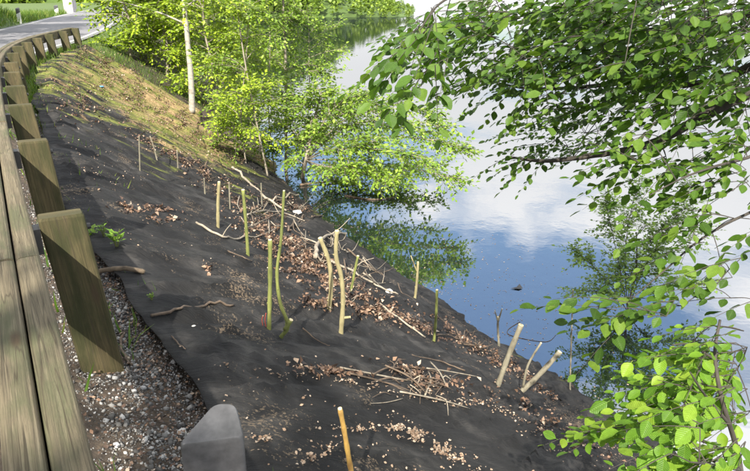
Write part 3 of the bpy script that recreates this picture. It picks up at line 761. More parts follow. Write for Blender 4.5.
# crumpled cut leaf/feather floating on the lake
g = on_water(517, 289); mb = MB()
mb.add([(-.10, 0, .0), (0, .035, .012), (.09, .01, .0), (.02, -.03, .01), (.06, .11, .03), (0, 0, -.01)], [(0, 3, 1), (1, 3, 2), (1, 2, 4), (0, 1, 5), (1, 4, 5)])
o = mb.build('floating_leaf', M['duck']); o.location = g + Vector((0, 0, .008)); tag(o, 'dark dead leaf floating alone on the open water', 'leaf')

# ------------------------------------------------------------------ many small faces at once (numpy)
def big_leaf():
    ys = [.0, .10, .27, .46, .64, .80, .92, 1.0]; ws = [.0, .16, .285, .325, .285, .19, .085, .0]
    mid = [(0, y, -.03*math.sin(y*3)-.13*y*y) for y in ys]; V_ = list(mid); L = []; R_ = []
    for k in range(1, 7):
        wv = .012*math.sin(k*2.4)
        L.append(len(V_)); V_.append((-ws[k]-wv*.5, ys[k]+.03, .055*ws[k]/.33+wv-.13*ys[k]**2)); R_.append(len(V_)); V_.append((ws[k]+wv*.5, ys[k]+.03, .055*ws[k]/.33-wv-.13*ys[k]**2))
    Fc = []
    for S_, flip in ((L, 0), (R_, 1)):
        t = [(0, 1, S_[0])]
        for k in range(1, 6): t += [(k, k+1, S_[k]), (k, S_[k], S_[k-1])]
        t.append((6, 7, S_[5]))
        Fc += [q if not flip else (q[0], q[2], q[1]) for q in t]
    # leaf stalk
    k = len(V_); V_ += [(-.012, -.16, .01), (.012, -.16, .01), (.012, .02, -.004), (-.012, .02, -.004)]; Fc += [(k, k+1, k+2), (k, k+2, k+3)]
    return np.array(V_, float), Fc
LEAF_BIG_V, LEAF_BIG_F = big_leaf()
LEAF_SM_V = np.array([(0, 0, 0), (-.30, .45, .07), (0, 1.0, -.08), (.30, .45, .07), (0, .5, -.02)], float)
LEAF_SM_F = [(0, 4, 1), (4, 2, 1), (0, 3, 4), (4, 3, 2)]
FLAKE_V = np.array([(-.5, -.2, 0), (.1, -.35, .12), (.55, .05, .02), (.05, .35, -.05), (-.4, .25, .15)], float)
FLAKE_F = [(0, 1, 4), (1, 2, 3), (1, 3, 4)]
def frames(fwd, up):
    f = fwd/np.linalg.norm(fwd, axis=1, keepdims=True); r = np.cross(f, up); r /= np.maximum(np.linalg.norm(r, axis=1, keepdims=True), 1e-6); u = np.cross(r, f)
    return np.stack([r, f, u], 2)                    # columns x, y, z
def scatter_mesh(name, tv, tf, pos, R, size, mat, parent=None, offset=(0, 0, 0), smooth=False):
    n = len(pos); k = len(tv)
    v = np.einsum('nij,kj->nki', R, tv)*np.asarray(size)[:, None, None] + np.asarray(pos)[:, None, :] - np.asarray(offset, float)
    f = (np.array(tf)[None]+np.arange(n)[:, None, None]*k).reshape(-1, 3)
    me = bpy.data.meshes.new(name); me.vertices.add(n*k); me.vertices.foreach_set('co', v.ravel().astype(np.float32))
    nf = len(f); me.loops.add(nf*3); me.loops.foreach_set('vertex_index', f.ravel().astype(np.int32))
    me.polygons.add(nf); me.polygons.foreach_set('loop_start', np.arange(0, nf*3, 3, dtype=np.int32)); me.polygons.foreach_set('loop_total', np.full(nf, 3, np.int32))
    if smooth: me.polygons.foreach_set('use_smooth', np.ones(nf, bool))
    me.update()
    if k == len(LEAF_BIG_V):
        uvl = me.uv_layers.new(name='UVMap'); uvl.data.foreach_set('uv', np.tile(LEAF_BIG_V[np.array(tf).ravel(), :2], (n, 1)).ravel().astype(np.float32))
    me.validate(); me.materials.append(mat)
    return link_mesh(name, me, parent)

# ---- dead leaves and husks: patches traced on the ground
def litter_patch(cx, cy, rx, ry, ang, n):
    out = []
    for _ in range(n):
        a = random.gauss(0, .45); b = random.gauss(0, .45); c, s = math.cos(math.radians(ang)), math.sin(math.radians(ang))
        q = (cx+a*rx*c-b*ry*s, cy+a*rx*s+b*ry*c)
        if noise.noise((q[0]*.09, q[1]*.16, 5)) + .5*noise.noise((q[0]*.3, q[1]*.45, 9)) < -.12 + .25*random.random(): continue
        out.append(q)
    return out
def scatter_ground(pxs, size, name, mat, label_kind='stuff', tilt=.5, lift=.006, tv=FLAKE_V, tf=FLAKE_F):
    pos = []
    for q in pxs:
        if q[1] > 560 or q[1] < 22: continue
        g = on_top(*q)
        if g.z < WATER+.01 or g.y > 45: continue
        pos.append(g + Vector((0, 0, lift+random.random()*.012)))
    pos = np.array([tuple(p) for p in pos]); n = len(pos)
    fw = RNG.normal(size=(n, 3)); fw[:, 2] *= tilt; up = np.tile((0.25, 0.1, 1.0), (n, 1)) + RNG.normal(size=(n, 3))*tilt*.6
    sz = size*np.clip(RNG.lognormal(-.15, .4, n), .3, 1.5)
    o = scatter_mesh(name, tv, tf, pos, frames(fw, up), sz, mat); tag(o, kind=label_kind); return o
L1 = []
for a in ((300, 258, 66, 20, 35, 1100), (345, 285, 90, 10, 25, 360), (270, 235, 50, 14, 30, 300), (400, 318, 70, 8, 25, 300), (470, 345, 80, 9, 35, 260), (525, 375, 60, 6, 40, 130), (565, 377, 22, 4, 25, 90), (430, 380, 50, 10, 18, 200),
          (325, 302, 30, 8, 0, 130), (365, 312, 60, 7, 15, 220), (160, 215, 22, 8, 10, 140), (125, 208, 12, 5, 10, 50), (210, 270, 5, 4, 0, 18), (185, 160, 70, 9, 28, 450), (235, 150, 60, 14, 15, 500), (240, 200, 60, 10, 28, 350),
          (130, 90, 90, 24, 32, 1700), (195, 128, 60, 16, 35, 900), (110, 62, 60, 14, 20, 700), (80, 100, 40, 24, 30, 400), (290, 205, 40, 8, 20, 200), (545, 420, 90, 14, 30, 160), (330, 372, 40, 5, 10, 120)):
    L1 += litter_patch(*a[:5], int(a[5]*3.2))
o = scatter_ground(L1, .037, 'leaf_litter', M['litter'], tilt=.8, tv=LEAF_SM_V*np.array((1.2, 1, 1.9)), tf=LEAF_SM_F); o['label'] = 'brown fallen leaves gathered in drifts on the bank'
L2 = []
for a in ((425, 442, 50, 8, 28, 260), (405, 432, 22, 8, 10, 160), (450, 452, 60, 8, 30, 150), (360, 430, 40, 4, 0, 60), (262, 440, 12, 4, 0, 40), (360, 385, 60, 4, 12, 90), (440, 398, 40, 6, 15, 120), (485, 405, 60, 8, 25, 120), (375, 465, 150, 30, 10, 70),
          (300, 400, 160, 60, 0, 60), (220, 250, 150, 40, 20, 60), (560, 440, 80, 20, 25, 120), (100, 165, 40, 40, 50, 160), (150, 120, 120, 34, 32, 500), (110, 80, 90, 26, 28, 500), (610, 445, 40, 14, 30, 60), (320, 455, 26, 4, -25, 60), (280, 375, 60, 4, 8, 40)):
    L2 += litter_patch(*a[:5], int(a[5]*2.2))
o = scatter_ground(L2, .013, 'dry_husks', M['straw']); o['label'] = 'pale dry husks and bud scales scattered on the geotextile'

pos = []
for _ in range(900):
    s_ = random.uniform(1, 15); d_ = 4.95+abs(random.gauss(0, .55)); x, y = sd2xy(s_, d_)
    if noise.noise((s_*1.2, d_*1.5, 3)) > 0: pos.append((x, y, WATER+.004))
for q in litter_patch(500, 275, 110, 60, 25, 500):
    w = on_water(*q)
    if xy2sd(w.x, w.y)[1] > 5.1: pos.append((w.x, w.y, WATER+.004))
pos = np.array(pos); n = len(pos)
o = scatter_mesh('floating_debris', FLAKE_V*np.array((1, 1, .1)), FLAKE_F, pos, frames(RNG.normal(size=(n, 3))*np.array((1, 1, .01)), np.tile((0, 0, 1.), (n, 1))), .018*RNG.uniform(.4, 1.5, n), M['straw']); tag(o, 'specks of debris floating on the lake near the shore', kind='stuff')

# ---- gravel along the guardrail foot
import bmesh
bm = bmesh.new(); bmesh.ops.create_icosphere(bm, subdivisions=1, radius=.5)
for v in bm.verts: v.co *= 1+.5*noise.noise(v.co*2.3); 
bm.verts.ensure_lookup_table(); ST_V = np.array([tuple(v.co) for v in bm.verts]); ST_F = [tuple(v.index for v in f.verts) for f in bm.faces]; bm.free()
pos = []; size = []
for _ in range(42000):
    s = random.uniform(-0.6, 4.6) if random.random() < .75 else random.uniform(3, 9); d = random.gauss(.33, .16)
    if d < .02 or d > .75-.2*sm(1.3, 3.6, s): continue
    x, y = sd2xy(s, d); r = min(.016, .0024*math.exp(random.gauss(0, .7))+.0010)
    pos.append((x, y, height(s, d)-.025+r*.25)); size.append(r*2)
n = len(pos); fw = RNG.normal(size=(n, 3)); up = RNG.normal(size=(n, 3))+np.array((0, 0, 1.))
o = scatter_mesh('gravel', ST_V*np.array((1, 1, .7)), ST_F, pos, frames(fw, up), np.array(size), M['stone']); tag(o, 'loose pale gravel along the foot of the guardrail', kind='stuff')
pos = []
for _ in range(4200):
    s = random.uniform(-.6, 6); d = random.gauss(.38, .18)
    if d < .02: continue
    x, y = sd2xy(s, d); pos.append((x, y, height(s, d)-.005))
pos = np.array(pos); n = len(pos)
o = scatter_mesh('roadside_litter', FLAKE_V, FLAKE_F, pos, frames(RNG.normal(size=(n, 3))*np.array((1, 1, .4)), np.tile((0, 0, 1.), (n, 1))+RNG.normal(size=(n, 3))*.3), .016*RNG.uniform(.5, 1.3, n), M['litter']); tag(o, 'small brown dead leaves mixed in the gravel by the guardrail', kind='stuff')

# ---- grass
BL_V = np.array([(-.04, 0, 0), (.04, 0, 0), (-.03, .5, .05), (.03, .5, .05), (0, 1, -.12)], float); BL_F = [(0, 1, 3), (0, 3, 2), (2, 3, 4)]
def grass(name, spots, size, label):
    pos = np.array(spots); n = len(pos)
    fw = RNG.normal(size=(n, 3))*np.array((.45, .45, .1)) + np.array((0, 0, 1.)); up = RNG.normal(size=(n, 3))*np.array((1, 1, .1))
    o = scatter_mesh(name, BL_V, BL_F, pos, frames(fw, up), size*RNG.uniform(.5, 1.3, n), M['grass']); tag(o, label, kind='stuff')
sp_g = []
for _ in range(9000):
    s = random.uniform(5.5, 20.5); d = random.uniform(-.25, .95) if s < 19 else random.uniform(-.3, 3.5)
    if noise.noise((s*1.1, d*2.0, 4)) < -.05 - .25*sm(8, 14, s) or random.random() > .25+.75*sm(6, 12, s): continue
    x, y = sd2xy(s, d); sp_g.append((x, y, height(s, d)-.03))
for _ in range(2600):
    s = random.uniform(19, 30); d = random.uniform(-.3, 3.0); x, y = sd2xy(s, d); sp_g.append((x, y, height(s, d)-.03))
for _ in range(420):
    s = random.uniform(-.5, 6); d = random.uniform(.05, .6)
    if noise.noise((s*2.4, d*4, 3)) < .12: continue
    x, y = sd2xy(s, d); sp_g.append((x, y, height(s, d)-.03))
grass('verge_grass', sp_g, .15, 'green verge grass along the guardrail posts')
sp_g = []
for _ in range(15000):
    s = random.uniform(14, 60); d = -4.95-abs(random.gauss(0, 3.2)); x, y = sd2xy(s, d); sp_g.append((x, y, height(s, d)-.03))
grass('bank_grass', sp_g, .40, 'shaded green grass on the bank across the road')
sp_g = []
for _ in range(1500):
    q = litter_patch(*random.choice([(130, 80, 110, 40, 30, 12), (200, 140, 70, 20, 30, 12), (100, 65, 60, 20, 20, 12), (150, 100, 80, 30, 30, 12)]) )
    if not q: continue
    q = q[0]
    if q[1] < 40: continue
    g = on_top(*q); sp_g.append((g.x, g.y, g.z))
grass('sparse_grass', sp_g, .085, 'short sparse grass growing through the mossy slope')

# small leafy weeds at the sheet edge
def weed(px, py, hpx, label, n=26, seed=0):
    rnd = random.Random(seed); g = on_top(px, py); dep = g.y*cp_-(g.z-CAMZ)*sp_; h = hpx*dep/F
    e = empty('weed', g, label, 'weed', 'weeds at the geotextile edge'); st = MB(); P = []; Fw = []
    for k in range(5):
        a = rnd.uniform(0, 6.28); tip = Vector((math.cos(a)*h*.3, math.sin(a)*h*.3, h*rnd.uniform(.6, 1)))
        st.tube([(0, 0, -.02), tip*.5+Vector((0, 0, h*.08)), tip], [.003, .0025, .0015], 4)
        for j in range(n//5):
            t = rnd.uniform(.3, 1); P.append(tuple(tip*t)); b = rnd.uniform(0, 6.28); Fw.append((math.cos(b), math.sin(b), rnd.uniform(.2, .9)))
    st.build('stem', M['stake_green'], e)
    scatter_mesh('foliage', LEAF_SM_V, LEAF_SM_F, np.array(P), frames(np.array(Fw), np.tile((0, 0, 1.), (len(P), 1))), h*.38*np.ones(len(P)), M['beech_young'], e)
weed(90, 247, 22, 'small green weed in gravel right behind the nearest guardrail post', 40, 1)
weed(117, 247, 20, 'small bright green weed growing at the sunlit geotextile corner', 30, 2)
weed(104, 236, 12, 'tiny green weed between the two weeds by the geotextile edge', 20, 3)
weed(152, 300, 8, 'flat tuft of green weed on geotextile by the dark board', 20, 4)

# ------------------------------------------------------------------ trees
def unit(v): return v/np.linalg.norm(v)
class Foliage:
    def __init__(s): s.p = []; s.f = []; s.u = []; s.z = []
    def leaf(s, p, f, u, z): s.p.append(tuple(p)); s.f.append(tuple(f)); s.u.append(tuple(u)); s.z.append(z)
    def arrays(s): return np.array(s.p), frames(np.array(s.f), np.array(s.u)), np.array(s.z)
def twig_with_leaves(fol, wood, start, direc, length, leaf, rnd, gap=.6, r0=.004, droop=.25, flat=.35, wood_n=4):
    d = Vector(direc).normalized(); side = d.cross(Vector((0, 0, 1)))
    if side.length < .1: side = Vector((1, 0, 0))
    side.normalize(); pts = []; n = 5
    for i in range(n+1):
        t = i/n; pts.append(Vector(start)+d*length*t+Vector((0, 0, -droop*length*t*t)))
    wood.tube(pts, [r0*(1-.75*i/n) for i in range(n+1)], wood_n, False)
    k = max(2, int(length/(leaf*gap)))
    for i in range(k+1):
        t = (i+.6)/(k+.6); t = min(1, t)
        q = Vector(start)+d*length*t+Vector((0, 0, -droop*length*t*t))
        sgn = 1 if i % 2 else -1
        f = d*(.75 if i < k else 1.5)+side*sgn*(1.0 if i < k else .1)+Vector((rnd.gauss(0, .25), rnd.gauss(0, .25), rnd.gauss(-.28, .25)))
        u = Vector((0, 0, 1))+Vector((rnd.gauss(0, flat), rnd.gauss(0, flat), 0))
        z_ = leaf*rnd.uniform(.5, 1.2); fol.leaf(q + f.normalized()*z_*.15, f, u, z_)

def bushy(name, label, cat, trunk_pts, r0, r1, mat_bark, mat_leaf, leaf, n_limbs, limb_len, n_twigs, seed, t0=.25, up=.35, twig_len=.5, group=None, extra_limbs=(), spread=1.0, crown_name='crown', jitter=.3):
    """trunk through given points, limbs, twigs and joined small leaves"""
    rnd = random.Random(seed); base = Vector(trunk_pts[0])
    e = empty(name, base, label, cat, group)
    tp = smooth_poly(trunk_pts, 6); n = len(tp); tr = MB(); tr.tube(tp, [r0+(r1-r0)*i/(n-1) for i in range(n)], 8, rough=.06); tr.build('trunk', mat_bark, e, True, base)
    br = MB(); fol = Foliage(); limbs = []
    for k in range(n_limbs):
        t = t0+(1-t0)*(k+rnd.random())/n_limbs; i = min(n-1, int(t*(n-1))); q = tp[i]
        a = rnd.uniform(0, 6.283); L = limb_len*rnd.uniform(.6, 1.15)*(1-.5*max(0, t-.5))
        dv = Vector((math.cos(a)*spread, math.sin(a)*spread, up+rnd.uniform(-.3, .3))).normalized()
        limbs.append([q, q+dv*L*.5+Vector((0, 0, .05*L)), q+dv*L+Vector((rnd.gauss(0, .1), rnd.gauss(0, .1), rnd.gauss(0, .1)))*L])
    for l in extra_limbs: limbs.append([Vector(p) for p in l])
    for l in limbs:
        sp = smooth_poly(l, 5); m = len(sp); rr_ = max(.008, r0*.32)
        br.tube(sp, [rr_*(1-.75*i/(m-1)) for i in range(m)], 5, False)
        L = sum((sp[i+1]-sp[i]).length for i in range(m-1)); nt = max(3, int(n_twigs*L/limb_len))
        for j in range(nt):
            t = .2+.8*rnd.random()**.8; i = min(m-2, int(t*(m-1))); q = sp[i].lerp(sp[i+1], rnd.random()); dv = (sp[i+1]-sp[i]).normalized()
            dd = dv*.7+Vector((rnd.gauss(0, .7), rnd.gauss(0, .7), rnd.gauss(.05, .5)))
            twig_with_leaves(fol, br, q, dd, twig_len*rnd.uniform(.5, 1.2), leaf, rnd, .42, min(.005, rr_*.2+.001), .2, .5, 3)
    br.build('branches', mat_bark, e, False, base)
    P, R, Z = fol.arrays(); scatter_mesh(crown_name, LEAF_SM_V, LEAF_SM_F, P, R, Z, mat_leaf, e, base)
    return e, len(P)

def pxup(foot, pts):                     # points above a foot, in the foot's upright plane (pixel directions), then free height
    out = [foot]
    for q in pts: r = ray(*q); out.append(Vector((0, 0, CAMZ))+r*(foot.y/r.y))
    return out

# pale trunked tree on the bank
f0 = on_top(192, 111); f0.z -= .05
bushy('alder_tree', 'tree with a pale lichened trunk standing at the edge of the shrubs', 'tree', pxup(f0, [(191, 80), (188, 45), (184, 0), (180, -60), (183, -130)]), .085, .04, M['pale_bark'], M['hazel'], .13, 16, 1.5, 18, 11, t0=.5, twig_len=.5)
# bright shrubs behind it
for i, (px, py, h, sd_, lab) in enumerate([
    (131, 62, 2.6, 21, 'bright green leafy shrub where the bank meets the road end'),
    (168, 84, 2.9, 22, 'bright green leafy shrub just uphill of the pale trunk'),
    (214, 116, 3.0, 23, 'bright green leafy shrub just downhill of the pale trunk'),
    (243, 132, 3.2, 24, 'bright green leafy shrub beside the thin sapling stems')]):
    f = on_top(px, py); h3 = h
    if i in (0, 1, 2, 3):
        r = ray(px, py); back = 1.3; f = f + Vector((r.x, r.y, 0)).normalized()*back; f.z = gz(f.x, f.y)-.05
    bushy('hazel_shrub', lab, 'shrub', [f, f+Vector((.1, 0, h3*.4)), f+Vector((-.1, .1, h3*.8)), f+Vector((0, 0, h3*1.15))], .05, .015, M['alder_bark'], M['hazel'], .135, 26, 1.35, 26, sd_, t0=.06, up=.35, twig_len=.55, group='bright shrubs on the bank')
for i, (s, d, h, lab) in enumerate([(23, 2.2, 3.6, 'dense shrub growing beyond the end of the guardrail'), (25, 3.6, 3.8, 'tall dense shrub at the shore beyond the pale trunk'), (33, 2.6, 5.0, 'far tall shrub along the lakeside road'), (41, 2.0, 5.2, 'farthest tall shrub along the lakeside road')]):
    x, y = sd2xy(s, d); f = Vector((x, y, height(s, d)-.05))
    bushy('hazel_shrub', lab, 'shrub', [f, f+Vector((.1, 0, h*.4)), f+Vector((0, .1, h*.75)), f+Vector((0, 0, h))], .07, .02, M['alder_bark'], M['hazel'] if i != 1 else M['alder'], .17, 28, 1.9, 22, 40+i, t0=.06, up=.3, twig_len=.7, group='shrubs farther along the shore')
# slender saplings
saps = [((268, 176), [(258, 130), (250, 90), (240, 30), (236, -20), (232, -90)], .022, 'slender leaning sapling nearest to the pale trunk', 61),
        ((286, 179), [(286, 130), (286, 70), (283, 0), (282, -70), (284, -140)], .040, 'straight slender sapling with the thickest stem of the group', 62),
        ((299, 181), [(305, 150), (309, 100), (309, 50), (308, 10)], .017, 'thin upright sapling at the lake side of the group', 63),
        ((275, 172), [(271, 140), (268, 100), (270, 50), (268, 0)], .018, 'short thin sapling between the leaning and the straight one', 64),
        ((246, 163), [(243, 140), (241, 110), (246, 60), (250, 0)], .018, 'thin sapling with two stems rising behind the fallen branch', 65)]
for foot, up_, r0, lab, sd_ in saps:
    f = on_top(*foot); f.z -= .04
    bushy('alder_sapling', lab, 'sapling', pxup(f, up_), r0, r0*.4, M['alder_bark'], M['alder'] if sd_ != 65 else M['hazel'], .09, 24, .95, 24, sd_, t0=.12, up=.4, twig_len=.4, group='saplings at the water edge')
# tree leaning over the water
f = on_top(301, 183); f.z -= .04
def wp(px, py, dep): return at(px, py, dep)
b0 = wp(306, 160, 15.0)
limbs = [[b0, wp(350, 140, 14.4), wp(420, 138, 13.6), wp(468, 150, 13.2)], [b0, wp(350, 160, 14.2), wp(410, 168, 13.4), wp(458, 180, 13.0)], [b0, wp(345, 120, 14.8), wp(400, 108, 14.2), wp(438, 116, 14)],
         [b0, wp(340, 112, 15), wp(375, 104, 14.6), wp(402, 104, 14.4)], [b0, wp(330, 110, 15.2), wp(350, 98, 15), wp(368, 96, 14.8)], [b0, wp(340, 150, 14), wp(385, 150, 13), wp(430, 160, 12.4)], [b0, wp(335, 130, 15.4), wp(380, 125, 15.4), wp(440, 134, 15)], [b0, wp(330, 170, 14.2), wp(368, 172, 13.6), wp(395, 178, 13.2)], [b0, wp(345, 128, 14.2), wp(392, 120, 13.6), wp(452, 128, 13.4)], [b0, wp(325, 120, 14), wp(345, 100, 13.8), wp(365, 95, 13.6)], [b0, wp(325, 150, 13.8), wp(350, 148, 13.4), wp(378, 140, 13.2)], [b0, wp(318, 140, 14.4), wp(335, 118, 14), wp(350, 112, 13.8)], [b0, wp(320, 165, 14), wp(340, 168, 13.4), wp(352, 165, 13.2)], [b0, wp(330, 170, 15), wp(370, 173, 15), wp(415, 170, 15)], [b0, wp(330, 178, 14.9), wp(362, 183, 14.8), wp(396, 186, 14.6)], [b0, wp(340, 172, 15.2), wp(385, 168, 15.4), wp(440, 164, 15.3)], [b0, wp(325, 178, 15.1), wp(345, 184, 15), wp(372, 188, 14.7)]]
bushy('alder_tree', 'low tree reaching its leafy boughs far out over the water', 'tree', [f, b0, wp(312, 130, 15.2), wp(318, 105, 15.2), wp(322, 92, 15.2)], .05, .02, M['alder_bark'], M['alder'], .108, 16, .9, 24, 71, t0=.2, up=.3, twig_len=.42, extra_limbs=limbs)
# small shrub standing in the shallows
w0 = on_water(628, 312); f = Vector((w0.x, w0.y, WATER-.25))
stems = [pxup(Vector((w0.x, w0.y, WATER)), q) for q in ([(618, 270), (606, 225), (596, 195)], [(632, 270), (655, 235), (690, 205)], [(640, 280), (670, 262), (715, 240)], [(610, 285), (590, 262), (568, 240)], [(625, 260), (630, 215), (640, 180)], [(645, 275), (672, 240), (700, 190)], [(615, 295), (600, 285), (575, 280)], [(650, 290), (680, 282), (712, 285)])]
stems = [[p + Vector((0, (i % 3-1)*.35*(k/3), 0)) for k, p in enumerate(st)] for i, st in enumerate(stems)]
bushy('willow_shrub', 'small leaved shrub with fanning stems standing in the shallows', 'shrub', [f, w0+Vector((0, 0, .15)), w0+Vector((.02, 0, .7)), w0+Vector((-.05, 0, 1.2))], .022, .008, M['beech_bark'], M['willow'], .06, 6, .55, 24, 81, t0=.4, up=.5, twig_len=.30, extra_limbs=stems)
# ------------------------------------------------------------------ beech: trunk just outside the frame, boughs hanging into it
def beech(name, label, base, trunk_pts, r0, r1, limb_list, regions, seed, leafmat, n_parts, hidden=(), leaf=.068, group=None):
    rnd = random.Random(seed); e = empty(name, base, label, 'tree', group); base = Vector(base)
    tp = smooth_poly(trunk_pts, 8); n = len(tp)
    tr = MB(); tr.tube(tp, [r0+(r1-r0)*i/(n-1) for i in range(n)], 12, rough=.04); tr.build('trunk', M['beech_bark'], e, True, base)
    sk = list(tp)
    for (pts, ra, rb) in limb_list:
        sp = smooth_poly(pts, 7); m = len(sp); lb = MB(); lb.tube(sp, [ra+(rb-ra)*i/(m-1) for i in range(m)], 8, rough=.07); lb.build('limb', M['beech_bark'], e, True, base); sk += sp[2:]
    SK = np.array([tuple(q) for q in sk])
    wood = MB(); fol = Foliage(); big = []
    for (cx, cy, rx, ry, d0, d1, cnt, dirpx, L, lf) in regions:
        k = 0
        while k < cnt:
            a, b_ = rnd.uniform(-1, 1), rnd.uniform(-1, 1)
            if a*a+b_*b_ > 1: continue
            k += 1
            dep = rnd.uniform(d0, d1); q = at(cx+a*rx, cy+b_*ry, dep)
            # join it to the nearest wood that lies nearer the trunk
            dist = np.linalg.norm(SK-np.array(tuple(q)), axis=1); j = int(dist.argmin()); a0 = Vector(SK[j])
            dv = Vector((dirpx[0], rnd.uniform(-.5, .5), -dirpx[1])).normalized()*1.0
            dv = dv + Vector((rnd.gauss(0, .35), rnd.gauss(0, .35), rnd.gauss(0, .22)))
            if dist[j] > .04:
                mid = a0.lerp(q, .55)+Vector((0, 0, .06*dist[j])); rw = min(.0045, .0018+.004*dist[j]); wood.tube(smooth_poly([a0, mid, q], 4), [rw*(1-.045*z) for z in range(9)], 5, False)
                SK = np.vstack([SK, np.array([tuple(q), tuple(mid)])])
            i0 = len(fol.p)
            twig_with_leaves(fol, wood, q, dv, L*rnd.uniform(.7, 1.25), lf, rnd, .5, .0022, .22, .38, 4)
    for (c, rad, cnt) in hidden:             # the rest of the crown, above the picture
        for _ in range(cnt):
            v = Vector((rnd.gauss(0, 1), rnd.gauss(0, 1), rnd.gauss(0, 1))).normalized()*rnd.random()**.4
            q = Vector(c)+Vector((v.x*rad[0], v.y*rad[1], v.z*rad[2]))
            dv = Vector((rnd.gauss(0, 1), rnd.gauss(0, 1), rnd.gauss(0, .3)))
            twig_with_leaves(fol, wood, q, dv, .35, lf*1.2, rnd, .62, .003, .2, .4, 3)
    wood.build('twigs', M['beech_bark'], e, False, base)
    P, R, Z = fol.arrays()
    # the largest-showing leaves as objects of their own, the rest joined
    V = P-np.array((0, 0, CAMZ)); dep = V[:, 1]*cp_-V[:, 2]*sp_; px = 375+F*V[:, 0]/np.maximum(dep, .01); py = 235.5-F*(V[:, 1]*sp_+V[:, 2]*cp_)/np.maximum(dep, .01)
    ok = (dep > .5) & (px > 0) & (px < 750) & (py > -2) & (py < 471); score = np.where(ok, Z/np.maximum(dep, .3), 0)
    order = np.argsort(-score)[:n_parts]; order = order[score[order] > 0]
    lm = []
    for k in range(5):
        tv = LEAF_BIG_V.copy(); rs = np.random.default_rng(k); tv[:, 0] *= rs.uniform(.88, 1.12); tv[:, 2] *= rs.uniform(.5, 1.8); tv[1:-4, 2] += rs.normal(0, .012, len(tv)-5); tv[:, 0] += .06*(k-2)/2*tv[:, 1]**2
        me = bpy.data.meshes.new('leaf'); me.from_pydata([tuple(v) for v in tv], [], LEAF_BIG_F); me.update(); me.uv_layers.new(name='UVMap').data.foreach_set('uv', LEAF_BIG_V[np.array(LEAF_BIG_F).ravel(), :2].ravel().astype(np.float32)); me.polygons.foreach_set('use_smooth', [True]*len(me.polygons)); me.materials.append(leafmat); lm.append(me)
    for j in order:
        o = bpy.data.objects.new('leaf', lm[int(j) % 5]); C.objects.link(o); o.parent = e
        m4 = Matrix([[R[j][a][b_]*Z[j] for b_ in range(3)] + [P[j][a]-base[a]] for a in range(3)] + [[0, 0, 0, 1]]); o.matrix_local = m4
    rest = np.setdiff1d(np.arange(len(P)), order)
    if len(rest):
        o = scatter_mesh('foliage', LEAF_BIG_V, LEAF_BIG_F, P[rest], R[rest], Z[rest], leafmat, e, base, True); tag(o, kind='stuff')
    return e
bx, by = 2.72, 3.5; bz = gz(bx, by)
tb = Vector((bx, by, bz-.1))
trunk = [tb, Vector((2.78, 3.5, -.8)), Vector((2.95, 3.45, .5)), Vector((3.1, 3.4, 1.8)), Vector((3.3, 3.2, 3.6)), Vector((3.3, 3.0, 6.0))]
limbA = ([Vector((2.98, 3.45, .8)), at(800, 72, 3.25), at(750, 92, 3.3), at(704, 116, 3.4), at(650, 144, 3.5), at(596, 155, 3.7), at(545, 161, 3.9), at(510, 157, 4.1)], .045, .006)
limbB = ([Vector((3.0, 3.42, 1.0)), at(800, 50, 3.5), at(750, 67, 3.6), at(722, 79, 3.8), at(679, 85, 4.1), at(640, 82, 4.3), at(570, 88, 4.5), at(524, 88, 4.6), at(481, 81, 4.7), at(445, 91, 4.8)], .032, .003)
limbC = ([Vector((3.08, 3.4, 1.7)), at(790, -60, 3.1), at(700, -50, 3.0), at(600, -32, 3.0), at(500, -16, 3.0), at(445, 0, 2.9), at(420, 30, 2.85)], .020, .003)
limbD = ([Vector((3.05, 3.4, 1.4)), at(800, 10, 3.4), at(740, 15, 3.5), at(660, 28, 3.6), at(590, 45, 3.8), at(520, 50, 4.0)], .03, .004)
limbE = ([Vector((2.88, 3.45, -.1)), at(790, 205, 3.2), at(745, 215, 3.1), at(700, 240, 3.0), at(665, 270, 2.9), at(630, 300, 2.8)], .010, .002)
limbF = ([Vector((2.92, 3.45, .3)), at(800, 150, 3.0), at(740, 160, 2.9), at(690, 175, 2.8), at(650, 195, 2.75)], .012, .002)
LFT = (-1, .25)
regs = [ # cx, cy, rx, ry, depth range, sprays, direction, length, leaf
    (670, 20, 100, 50, 2.7, 4.2, 200, LFT, .32, .063), (715, 65, 50, 45, 2.9, 4.0, 75, LFT, .32, .063), (560, 30, 90, 50, 3.0, 4.4, 130, LFT, .32, .063), (470, 28, 60, 34, 3.0, 4.2, 40, LFT, .30, .06),
    (425, 48, 24, 45, 2.55, 2.95, 18, (-.5, .7), .24, .07), (505, 72, 60, 18, 4.0, 4.9, 26, LFT, .32, .06), (610, 88, 80, 28, 3.4, 4.4, 48, LFT, .32, .062),
    (575, 132, 50, 28, 4.0, 5.2, 34, (-1, .1), .30, .05), (535, 150, 26, 12, 4.0, 4.3, 8, (-1, .3), .26, .055), (690, 138, 60, 24, 2.8, 3.4, 18, (-1, .3), .28, .062), (640, 165, 40, 14, 2.7, 3.3, 9, (-1, .4), .27, .062),
    (735, 180, 30, 45, 2.8, 3.2, 12, (-1, .2), .30, .068), (715, 235, 45, 34, 2.8, 3.2, 7, (-1, .2), .30, .068), (650, 308, 42, 10, 2.5, 2.8, 9, (-1, .05), .30, .068), (732, 290, 26, 36, 2.6, 3.1, 6, (-1, .1), .28, .068),
    (830, 20, 70, 70, 3.0, 3.9, 70, LFT, .34, .065), (850, 120, 60, 50, 3.0, 3.8, 34, (-.6, .3), .32, .065), (800, 215, 40, 30, 2.9, 3.4, 10, (-.6, .3), .28, .065)]
